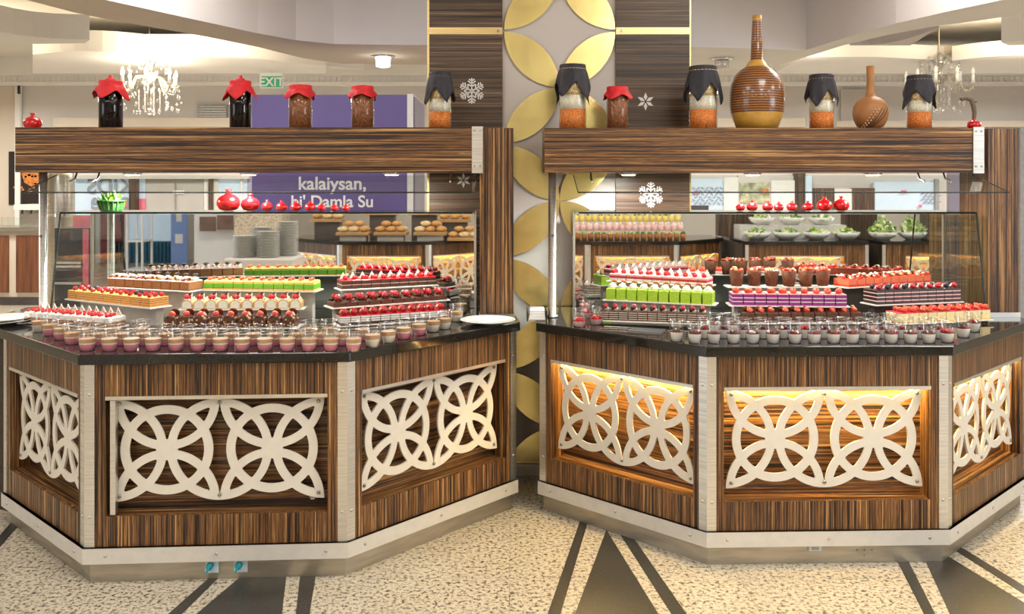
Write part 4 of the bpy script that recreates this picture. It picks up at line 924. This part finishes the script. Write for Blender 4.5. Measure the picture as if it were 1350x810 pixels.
def panel(name, x0, x1, y0, y1, Y, m, th=.04, par=None): return MB().box(PX(x0,Y), PX(x1,Y), Y-th, Y, PZ(y1,Y), PZ(y0,Y), m).obj(name, par)
# windows, doors and trim of the far wall
w1 = struct(panel('window_1', 97, 176, 232, 300, WY-.02, 'window_light'))
panel('post', 174, 184, 225, 330, WY-.05, 'brown_wood_vertical', .1, w1); panel('poster', 165, 173, 262, 282, WY-.06, 'pink_sign', .02, w1); panel('poster', 184, 192, 262, 282, WY-.06, 'pink_sign', .02, w1)
panel('pane', 184, 193, 228, 300, WY-.03, 'window_light', .03, w1)
text_obj('lettering', 'KIDS', .30, 'letter_grey', (PX(148,WY), WY-.08, PZ(255,WY)), w1, mirror=True); text_obj('lettering', 'cafe', .36, 'letter_grey', (PX(150,WY), WY-.08, PZ(276,WY)), w1, mirror=True)
d1 = struct(panel('door_1', 193, 271, 232, 430, WY-.02, 'grey_door')); panel('door_leaf_edge', 231, 232, 240, 420, WY-.06, 'vent_grey', .02, d1); panel('notice', 228, 243, 251, 256, WY-.07, 'letter_white', .01, d1); panel('door_header', 97, 330, 222, 236, WY-.1, 'wall_pale', .06, d1)
for x0, x1, m in ((271,278,'white_plastic'),(283,290,'white_plastic')): panel('jamb', x0, x1, 230, 400, WY-.03, m, .06, d1)
panel('post', 278, 283, 230, 400, WY-.05, 'brown_wood_vertical', .1, d1)
w2 = struct(panel('window_2', 290, 327, 230, 320, WY-.02, 'window_light')); panel('mullion', 318, 321, 230, 320, WY-.05, 'white_plastic', .05, w2)
struct(panel('wall_niche', 327, 342, 226, 320, WY-.03, 'lilac_panel'))
struct(panel('trim_13', 75, 335, 156, 168, WY-.02, 'wall_beige', .1)); struct(panel('trim_14', 1100, 1400, 160, 168, WY-.02, 'wall_beige', .1))
struct(panel('wall_recess', 1108, 1142, 118, 168, WY-.02, 'column_beige', .02))
struct(panel('trim_15', 910, 1060, 156, 168, WY-.02, 'wall_beige', .06))
w3 = struct(panel('window_3', 909, 953, 236, 330, WY-.02, 'window_light'))
mb = MB()
for j in range(6):
    for i in range(7):
        x, z = PX(913+i*6+(3 if j % 2 else 0), WY), PZ(248+j*4, WY); r_ = .021; s_ = 1 if (i+j) % 2 else -1
        mb.plate([(x-r_, z-s_*r_*.6-.008), (x+r_, z+s_*r_*.6-.008), (x+r_, z+s_*r_*.6+.008), (x-r_, z-s_*r_*.6+.008)], WY-.085, WY-.08, 'letter_grey')
mb.obj('lattice', w3)
panel('dark_box', 910, 933, 271, 277, WY-.06, 'dark_cabinet', .06, w3); panel('sticker', 915, 921, 252, 256, WY-.09, 'pink_sign', .01, w3)
cu = MB()
for i in range(30):
    x = PX(953+i*.6, WY); cu.tube([(x, WY-.08, PZ(330,WY)), (x, WY-.08, PZ(234,WY))], .01, 'white_plastic', 6)
cu.obj('curtain', w3)
w4 = struct(panel('window_4', 972, 1045, 232, 330, WY-.02, 'wall_pale')); panel('picture', 975, 1014, 241, 268, WY-.06, 'picture_green', .02, w4); panel('picture_spot', 1004, 1013, 249, 256, WY-.08, 'poster_orange', .01, w4)
cu = MB()
for i in range(46):
    x = PX(1015+i*.65, WY); cu.tube([(x, WY-.08, PZ(330,WY)), (x, WY-.08, PZ(238,WY))], .011, 'white_plastic', 6)
cu.obj('curtain', w4)
for k, (x0, x1, m) in enumerate(((1045,1060,'brown_wood_vertical'),(1068,1098,'brown_wood_vertical'),(1120,1151,'brown_wood_vertical'))): struct(panel('wall_panel', x0, x1, 226 if k == 0 else 248, 330, WY-.02, m, .06))
struct(panel('wall_pier', 1060, 1068, 232, 330, WY-.03, 'window_light', .08))
nt = thing('notice_sign', 'white notice sheet on the brown wall behind the pair of pomegranates', 'sign', (PX(1109,WY), WY-.06, PZ(262,WY))); MB().box(-.12,.12,-.02,0,-.16,.14,'letter_white').obj('sheet', nt)
w5 = struct(panel('window_5', 1151, 1233, 240, 330, WY-.02, 'window_light'))
mb = MB()
for j in range(4):
    for i in range(4):
        x, z = PX(1213+i*6+(3 if j % 2 else 0), WY), PZ(255+j*4, WY); mb.plate([(x-.03,z-.02),(x+.03,z+.004),(x+.03,z+.02),(x-.03,z-.004)], WY-.085, WY-.08, 'letter_grey')
mb.obj('lattice', w5); panel('sticker', 1188, 1195, 251, 255, WY-.09, 'pink_sign', .01, w5); panel('sticker', 1211, 1215, 270, 274, WY-.09, 'pink_sign', .01, w5); panel('mullion', 1231, 1236, 236, 330, WY-.05, 'vent_grey', .05, w5)
struct(panel('wall_screen', 1248, 1296, 226, 400, 8.0, 'lilac_panel', .05))
struct(MB().box(PX(1249,5.3), PX(1312,5.3), 5.3, 5.42, 0, PZ(283,5.3), 'brown_wood_vertical').obj('wall_pier_wood'))
# brown wooden pier behind the right mirror end and things on the right margin
struct(MB().box(PX(1336,12), PX(1345,12), 11.9, 12.0, 0, PZ(172,12), 'window_light').obj('window_6'))
pr_ = thing('roll_up_banner', 'magenta and white display stand behind the wooden pillar', 'display stand', (PX(1345,9), 9, 0))
MB().box(-.09,.35,0,.06,0,PZ(310,9),'magenta').box(-.09,.35,-.01,0,PZ(392,9),PZ(360,9),'strawberry').box(-.09,.35,-.012,0,PZ(374,9),PZ(366,9),'letter_white').obj('board', pr_)
struct(MB().box(PX(1345,6.5), PX(1352,6.5), 6.5, 6.6, 0, 1.95, 'vent_grey').obj('trim_16'))
# far left: drinks cabinet, dispenser, poster, tumblers
LY = 11.4
t = thing('drinks_cabinet', 'brown wooden sideboard with pale frame under the drinks dispenser', 'cabinet', (PX(20,LY), LY, 0)); ox = PX(20,LY)
MB().box(PX(-60,LY)-ox, PX(72,LY)-ox, .02, .6, 0, PZ(302,LY), 'wall_beige').obj('body', t)
for x0, x1 in ((-50,11),(21,65)): MB().box(PX(x0,LY)-ox, PX(x1,LY)-ox, .0, .02, PZ(386,LY), PZ(311,LY), 'cabinet_wood').obj('door', t)
MB().box(PX(-62,LY)-ox, PX(74,LY)-ox, -.03, .62, PZ(305,LY), PZ(300,LY), 'stainless').obj('top', t)
MB().box(PX(-60,LY)-ox, PX(72,LY)-ox, .0, .02, 0, PZ(392,LY), 'dark_cabinet').obj('kick', t)
t = thing('drinks_dispenser', 'low steel drinks dispenser with taps on the wooden sideboard', 'dispenser', (PX(42,LY), LY+.1, PZ(300,LY))); ox = PX(42,LY)
MB().box(PX(17,LY)-ox, PX(68,LY)-ox, .05, .4, 0, .27, 'stainless').box(PX(15,LY)-ox, PX(70,LY)-ox, -.05, .42, .22, .29, 'plate_grey').obj('body', t)
for x in (25, 37, 50, 62): MB().tube([(PX(x,LY)-ox,-.02,.22),(PX(x,LY)-ox,-.03,.17)], .014, 'black_plastic', 8).obj('tap', t)
TUM = MB().lathe([(.03,0),(.038,.13)], 'clear_glass', 14, close=False).lathe([(.001,.003),(.03,.003)], 'white_cream', 14, close=False).mesh('tumbler')
for x in (-6, 2, 10, 18): tag(link('tumbler', TUM, None, (PX(x,LY), LY+.08+(x % 2)*.05, PZ(300,LY))), 'upturned clear tumbler on the wooden sideboard', 'glass', 'tumblers on the sideboard')
t = thing('coffee_poster', 'dark poster with orange cup and scattered beans above the dispenser', 'poster', (PX(33,WY), WY-.02, PZ(235,WY)))
MB().box(PX(14,WY)-PX(33,WY), PX(62,WY)-PX(33,WY), -.03, 0, -.37, .37, 'coffee_dark').obj('board', t)
mb = MB().plate([(-.02,.06),(.02,-.06),(.12,-.12),(.24,-.05),(.28,.10),(.20,.16),(.05,.14)], -.034, -.03, 'poster_orange'); mb.obj('cup_print', t)
for i in range(16): MB().plate([(x_+.02*math.cos(k), z_+.014*math.sin(k)) for k in [j*1.05 for j in range(6)]] if False else [(0.02*math.cos(j*1.05), .016*math.sin(j*1.05)) for j in range(6)], -.034, -.03, 'poster_orange').obj('bean_print', t, (ru(-.12,.26), 0, ru(-.24,.05)))
struct(panel('trim_17', 22, 29, 112, 300, WY-.02, 'plaster_white', .05)); struct(panel('wall_return', -40, 22, 113, 420, WY-.01, 'wall_beige', .02))
struct(panel('trim_18', 24.5, 27, 112, 124, WY-.08, 'black_plastic', .03))
sl = thing('steel_urn', 'tall grey steel cylinder behind the glass end of the guard', 'urn', (PX(81,9.5), 9.5, 0)); MB().lathe([(.13,0),(.13,1.62),(.10,1.70),(.02,1.72)], 'stainless', 24).obj('body', sl); MB().lathe([(.135,1.2),(.135,1.23)], 'chrome', 24, close=False).obj('band', sl)
sc_ = thing('snack_cabinet', 'dark glass snack cabinet with pink sign, beyond the glass end', 'cabinet', (PX(97,8.2), 8.2, 0)); ox = PX(97,8.2)
MB().box(PX(72,8.2)-ox, PX(121,8.2)-ox, 0, .5, 0, PZ(301,8.2), 'dark_cabinet').obj('body', sc_)
for y0 in (345, 350, 372): MB().box(PX(73,8.2)-ox, PX(108,8.2)-ox, -.02, 0, PZ(y0+3,8.2), PZ(y0,8.2), 'shelf_white').obj('shelf', sc_)
MB().box(PX(98,8.2)-ox, PX(121,8.2)-ox, -.03, -.01, PZ(300,8.2), PZ(284,8.2), 'pink_sign').obj('sign', sc_)
MB().box(PX(111,8.2)-ox, PX(118,8.2)-ox, -.03, -.01, PZ(375,8.2), PZ(302,8.2), 'pink_sign').obj('sign_strip', sc_)
# exit sign, vents, downlights, chandeliers
ex = thing('exit_sign', 'green and white EXIT sign hanging below the cornice', 'sign', (PX(358,11), 11, PZ(107,11)))
MB().box(-.135,.135,0,.03,-.085,.10,'white_plastic').obj('housing', ex); MB().box(-.125,.125,-.004,0,-.075,.06,'exit_green').obj('face', ex)
text_obj('lettering', 'EXIT', .15, 'letter_white', (0,-.006,-.06), ex); MB().tube([(0,.015,.1),(0,.015,CEIL-PZ(107,11))], .008, 'chrome', 6).obj('rod', ex)
vt = thing('air_vent', 'grey slatted air vent high on the far wall', 'vent', (PX(282,WY), WY-.0, PZ(148,WY)))
MB().box(-.20,.20,-.06,0,-.09,.10,'vent_grey').obj('housing', vt)
for k in range(5): MB().box(-.19,.19,-.075,-.06,-.07+k*.034,-.055+k*.034,'shelf_white').obj('slat', vt)
def downlight(px, py, label, lit=True):
    g = G(px, py, BZ)
    t = thing('downlight', label, 'light', (g.x, g.y, BZ)); MB().lathe([(.10,0),(.10,-.012),(.07,-.014)], 'chrome', 20).obj('ring', t)
    MB().lathe([(.065,-.014),(.06,-.09),(.02,-.10)], 'lamp_glow' if lit else 'crystal', 16).obj('lamp_glass', t)
    if lit: area('downlight_lamp', (g.x, g.y, BZ-.12), .12, .12, 14, WARM)
downlight(505, 74, 'lit glass downlight under the beige soffit beside the column')
downlight(952, 77, 'unlit chrome downlight under the soffit beside the large vase', False)
def chandelier(px, ycen, Y, spx, label, lit, ceil_z, ytop=None):
    s = spx/95.0*Y/F*1.0                                   # metres per photo pixel of the left chandelier at its own depth
    g = P(px, ycen, Y); t = thing('chandelier', label, 'chandelier', g); k = Y/F
    MB().lathe([(2*k,-26*k),(5*k,-22*k),(3*k,-12*k),(7*k,-4*k),(4*k,4*k),(3*k,18*k),(7*k,28*k),(8*k,36*k),(3*k,42*k)], 'crystal', 12).lathe([(1.5*k,-26*k),(1.5*k,42*k)], 'chandelier_brass', 8).obj('stem', t)
    MB().tube([(0,0,42*k),(0,0,ceil_z-g.z)], .008, 'chandelier_brass', 6).obj('chain', t)
    for i in range(8):
        a = 2*math.pi*i/8+.25; ca, sa = math.cos(a), math.sin(a); L_ = (40 if i % 2 else 33)*k
        pts = [(ca*L_*f_, sa*L_*f_, z*k) for f_, z in ((.05,-2),(.25,12),(.5,10),(.72,-8),(.9,-10),(1,-2))]
        ar = MB().tube(pts, 2.0*k, 'crystal', 6).tube(pts, .9*k, 'chandelier_brass', 5).obj('arm', t)
        x, y = ca*L_, sa*L_
        MB().lathe([(1*k,-2*k),(5*k,0),(5.5*k,2*k),(2*k,1*k)], 'crystal', 10, (x,y,0)).lathe([(2*k,1*k),(2*k,11*k)], 'candle_white', 8, (x,y,0)).obj('candle', ar)
        MB().lathe([(.8*k,0),(2.4*k,3*k),(1.6*k,7*k),(.2*k,10*k)], 'bulb_glow' if lit else 'candle_white', 8, (x,y,11*k)).obj('bulb', ar)
        b2 = [(ca*L_*f_*.62, sa*L_*f_*.62, z*k) for f_, z in ((.05,22),(.4,34),(.8,36),(1,30))]
        MB().tube(b2, 1.4*k, 'crystal', 6).obj('upper_arm', t)
    mb = MB()
    for i in range(90):
        a = ru(0,6.28); rr_ = random.choice([40,36,33,22,12,25])*k; zz = random.choice([-6,-14,-22,-28,-34,20,26])*k
        if zz > 0: rr_ = 25*k
        mb.ball((rr_*math.cos(a), rr_*math.sin(a), zz), ru(1.2,2.4)*k, 'crystal', 6, 4, (1,1,1.7))
    for i in range(8):
        a = 2*math.pi*i/8
        for q in range(9): mb.ball((14*k*math.cos(a), 14*k*math.sin(a), (-8-q*3.2)*k), 1.2*k, 'crystal', 5, 4)
    mb.ball((0,0,-34*k), 5*k, 'crystal', 8, 6); c_ = mb.obj('crystal_drops', t); c_['kind'] = 'stuff'; c_['label'] = 'hanging clear crystal drops'
    if lit:
        ld = bpy.data.lights.new('chandelier_lamp', 'POINT'); ld.energy = 60; ld.color = (1,.85,.62); ld.shadow_soft_size = .25; lo = bpy.data.objects.new('chandelier_lamp', ld); COL.objects.link(lo); lo.location = (g.x, g.y, g.z+.05)
chandelier(197, 113, 10.0, 95, 'lit crystal chandelier with glowing candle bulbs', True, CEIL)
chandelier(1238, 112, 10.0, 95, 'unlit crystal chandelier with white candle bulbs', False, CEIL)

# ------------------------------------------------------------------ across the aisle, behind the camera (seen in the mirrors)
BOARD = MB().cham(-.19,.19,-.13,.13,0,.035,'bread_board',.006).mesh('bread_board')
LOAF = [MB().ball((0,0,.032),.05,m,10,6,(1.2,.85,.65),.08).mesh('bread_roll') for m in ('bread_crust','bread_pale','bread_crust')]
def virt(px, py, Yv): 
    return (px-CX)*Yv/F, 2*MY-Yv, EYE-(py-HY)*Yv/F
for px, Yv, zb, where in ((467,10.45,.06,'front low board'),(516,10.45,.06,'middle low board'),(568,10.45,.06,'low board with nut bread'),(433,10.8,.20,'raised board with white buns'),(505,10.85,.28,'high raised board'),(560,10.85,.28,'second high raised board'),(600,10.7,.20,'raised board of dark rolls'),(612,10.4,.0,'flat board at the end')):
    x, y, _ = virt(px, 300, Yv)
    tag(link('bread_board', BOARD, None, (x, y, TOPZ+zb)), 'wooden bread board across the aisle, '+where, 'board')
    if zb > .02:
        tag(MB().cham(-.15,.15,-.09,.09,0,zb,'riser_white' if zb < .1 else 'riser_dark',.004).obj('display_riser', None, (x, y, TOPZ)), 'small box riser across the aisle, under the '+where, 'riser')
    for i in range(6): tag(link('bread_roll', random.choice(LOAF), None, (x-.125+.125*(i % 3), y-.055+.11*(i//3), TOPZ+zb+.035), 0), 'golden bread roll on the %s across the aisle' % where, 'bread', 'bread rolls on the '+where)
    for i in range(2): tag(link('bread_roll', random.choice(LOAF), None, (x-.06+.125*i, y, TOPZ+zb+.035+.064), 0), 'golden bread roll heaped on top on the %s across the aisle' % where, 'bread', 'top bread rolls on the '+where)
SM = [MB().lathe([(.028,0),(.036,.075)], c_, 12).mesh('small_glass') for c_ in ('wafer_dark','pink_cream','yellow_top')]
for tier in range(3):
    yy = OY-.16-.16*tier; zz = TOPZ+.0+.10*tier
    if tier: tag(box_obj('tier_step', .72, 2.02, yy-.075, yy+.075, TOPZ, zz, 'shelf_white'), ['', 'lower pale step under the pink filled glasses across the aisle', 'upper pale step under the yellow filled glasses across the aisle'][tier], 'step')
    for i in range(17):
        x = .76+i*1.22/16
        t = thing('filled_glass', ORD[16-i]+' small '+['dark filled glass with green garnish', 'glass of pink cream', 'glass of yellow cream'][tier]+', counted from the salad counter', 'dessert', (x, yy, zz), 0, ['garnished dark glasses', 'pink filled glasses', 'yellow filled glasses'][tier]); link('glass_body', SM[tier], t)
        ms = [['leaf_green','lettuce','shrimp'],['shrimp','white_cream','cream'],['bread_pale','cream','leaf_green']][tier]
        mb = MB()
        for q in range(5): mb.ball((ru(-.02,.02), ru(-.02,.02), .075+ru(0,.02)), .015, random.choice(ms), 6, 4)
        mb.obj('garnish', t)
BOWL = MB().lathe([(.07,0),(.13,.035),(.165,.09),(.158,.09),(.12,.04),(.001,.015)], 'white_ceramic', 24, close=False).lathe([(.001,.0),(.07,0)], 'white_ceramic', 24, close=False).mesh('bowl')
def salad(x, y, z, label, group, hgt=.10, n=70):
    t = thing('salad_bowl', label, 'salad', (x, y, z), 0, group); link('bowl', BOWL, t); mb = MB()
    for i in range(n):
        a, r_ = ru(0,6.28), .15*math.sqrt(ru(0,1)); w = ru(.02,.04); e = Euler((ru(-1.2,1.2), ru(-1.2,1.2), ru(0,6.28))).to_matrix(); o_ = Vector((r_*math.cos(a), r_*math.sin(a), .055+ru(0,hgt)*(1-r_/.2)))
        q = [Vector((-w,0,0)), Vector((0,-w*.7,.006)), Vector((w,0,0)), Vector((0,w*.7,.008))]; mb.add([tuple(e @ p+o_) for p in q], [(0,1,2,3)], random.choice(['lettuce','lettuce_pale','lettuce','leaf_green','lettuce_pale','white_cream']))
    s_ = mb.obj('salad_leaves', t); s_['kind'] = 'stuff'
for px in (998, 1037, 1076, 1115): 
    x, y, _ = virt(px, 310, 10.5); salad(x, y, TOPZ, 'white bowl of leafy salad in the front row across the aisle', 'front row salad bowls')
for px in (1164, 1203):
    x, y, _ = virt(px, 310, 10.5); salad(x, y, TOPZ, 'white bowl heaped high with salad across the aisle', 'heaped salad bowls', .28, 160)
tag(box_obj('tier_step', 2.72, 4.0, OY-.78, OY-.50, TOPZ, TOPZ+.16, 'shelf_white'), 'pale step under the back row of salad bowls across the aisle', 'step')
for px in (1005, 1044, 1083):
    x, y, _ = virt(px, 310, 10.8); salad(x, OY-.62, TOPZ+.16, 'white bowl of pale salad in the back row across the aisle', 'back row salad bowls')
tag(box_obj('island_pillar', 2.58, 3.05, OY-1.15, OY-1.0, TOPZ, 2.4, 'brown_wood_vertical'), 'wide wooden upright behind the salad counter across the aisle', 'pillar')
tag(box_obj('island_pillar', 4.15, 4.55, OY-1.1, OY-.95, TOPZ, 2.4, 'brown_wood_vertical'), 'narrow wooden upright between the salad counters across the aisle', 'pillar')
tag(box_obj('island_pillar', 4.85, 5.65, OY-.45, OY-.25, TOPZ, 2.4, 'brown_wood_vertical'), 'wooden end upright beside the tall heaps of salad across the aisle', 'pillar')
tl = thing('plate_trolley', 'pale plate trolley with round wells across the aisle', 'trolley', (*virt(350, 300, 9.7)[:2], 0)); MB().cham(-.36,.36,-.3,.3,.1,.76,'wall_pale',.02).obj('body', tl)
for dx in (-.3,.3):
    for dy in (-.24,.24): MB().lathe([(.04,0),(.04,.1)], 'black_plastic', 12, (dx,dy,0)).obj('wheel', tl)
x0, y0, _ = virt(350, 300, 9.7)
PS = MB().lathe([(.06,0),(.12,.012),(.121,.016),(.001,.010)], 'plate_grey', 24).mesh('stacked_plate')
for dx, dy, n, q in ((-.19,.13,15,'shortest'),(.07,.15,18,'third tallest'),(.21,-.10,24,'tallest'),(-.08,-.14,20,'second tallest')):
    for k in range(n): tag(link('stacked_plate', PS, None, (x0+dx, y0+dy, .76+k*.0155)), 'grey white plate, number %s from the top of the %s stack on the trolley' % (n-k, q), 'plate', 'plates stacked on the trolley')
# entrance wall behind the camera
VY = 17.6; BWY = 2*MY-VY
def vbox(name, xa, xb, ya, yb, Yv, m, th=.06, par=None): return MB().box((xa-CX)*Yv/F, (xb-CX)*Yv/F, 2*MY-Yv-th, 2*MY-Yv, max(0, EYE-(yb-HY)*Yv/F), EYE-(ya-HY)*Yv/F, m).obj(name, par)
struct(vbox('door_2', 130, 166, 225, 348, VY, 'maroon')); dw = bpy.data.objects['door_2']; vbox('door_jamb', 126, 131, 222, 350, VY-.05, 'white_plastic', .1, dw); vbox('door_jamb', 164, 169, 222, 350, VY-.05, 'white_plastic', .1, dw)
wn = struct(vbox('wall_wainscot', 150, 231, 318, 349, VY, 'blue_wainscot'))
for i in range(16): vbox('batten', 151+i*5, 152.2+i*5, 319, 349, VY-.06, 'blue_wainscot', .03, wn)
w7 = struct(vbox('window_7', 168, 231, 225, 318, VY, 'window_light')); vbox('mullion', 198, 200, 225, 318, VY-.05, 'white_plastic', .05, w7)
bn = thing('pull_up_banner', 'blue pull-up banner standing by the entrance', 'banner', ((236-CX)*16.5/F, 2*MY-16.5, 0)); MB().box(-.15,.15,-.02,0,.03,2.0,'banner_blue').box(-.15,.15,-.05,.05,0,.03,'aluminium').obj('sheet', bn); MB().box(-.07,.07,.001,.004,.45,.62,'letter_white').box(-.05,.05,.001,.004,.85,1.15,'cream').obj('print', bn)
cg = thing('white_rack', 'white framed rack standing by the entrance', 'rack', ((184-CX)*15.5/F, 2*MY-15.5, 0))
for dx in (-.13,.13):
    for dy in (-.2,.2): MB().box(dx-.015,dx+.015,dy-.015,dy+.015,0,1.25,'white_plastic').obj('post', cg)
for z in (.06,.55,1.22): MB().box(-.15,.15,-.22,.22,z,z+.03,'white_plastic').obj('shelf', cg)
struct(vbox('wall_white', 256, 309, 200, 352, 15.8, 'plaster_white', .15)); ww = bpy.data.objects['wall_white']; vbox('blind', 263, 284, 286, 305, 15.6, 'brown_blind', .03, ww); vbox('blind', 286, 307, 284, 303, 15.6, 'brown_blind', .03, ww)
struct(vbox('wall_pebble', 309, 372, 180, 352, 14.5, 'pebble_wall', .5))
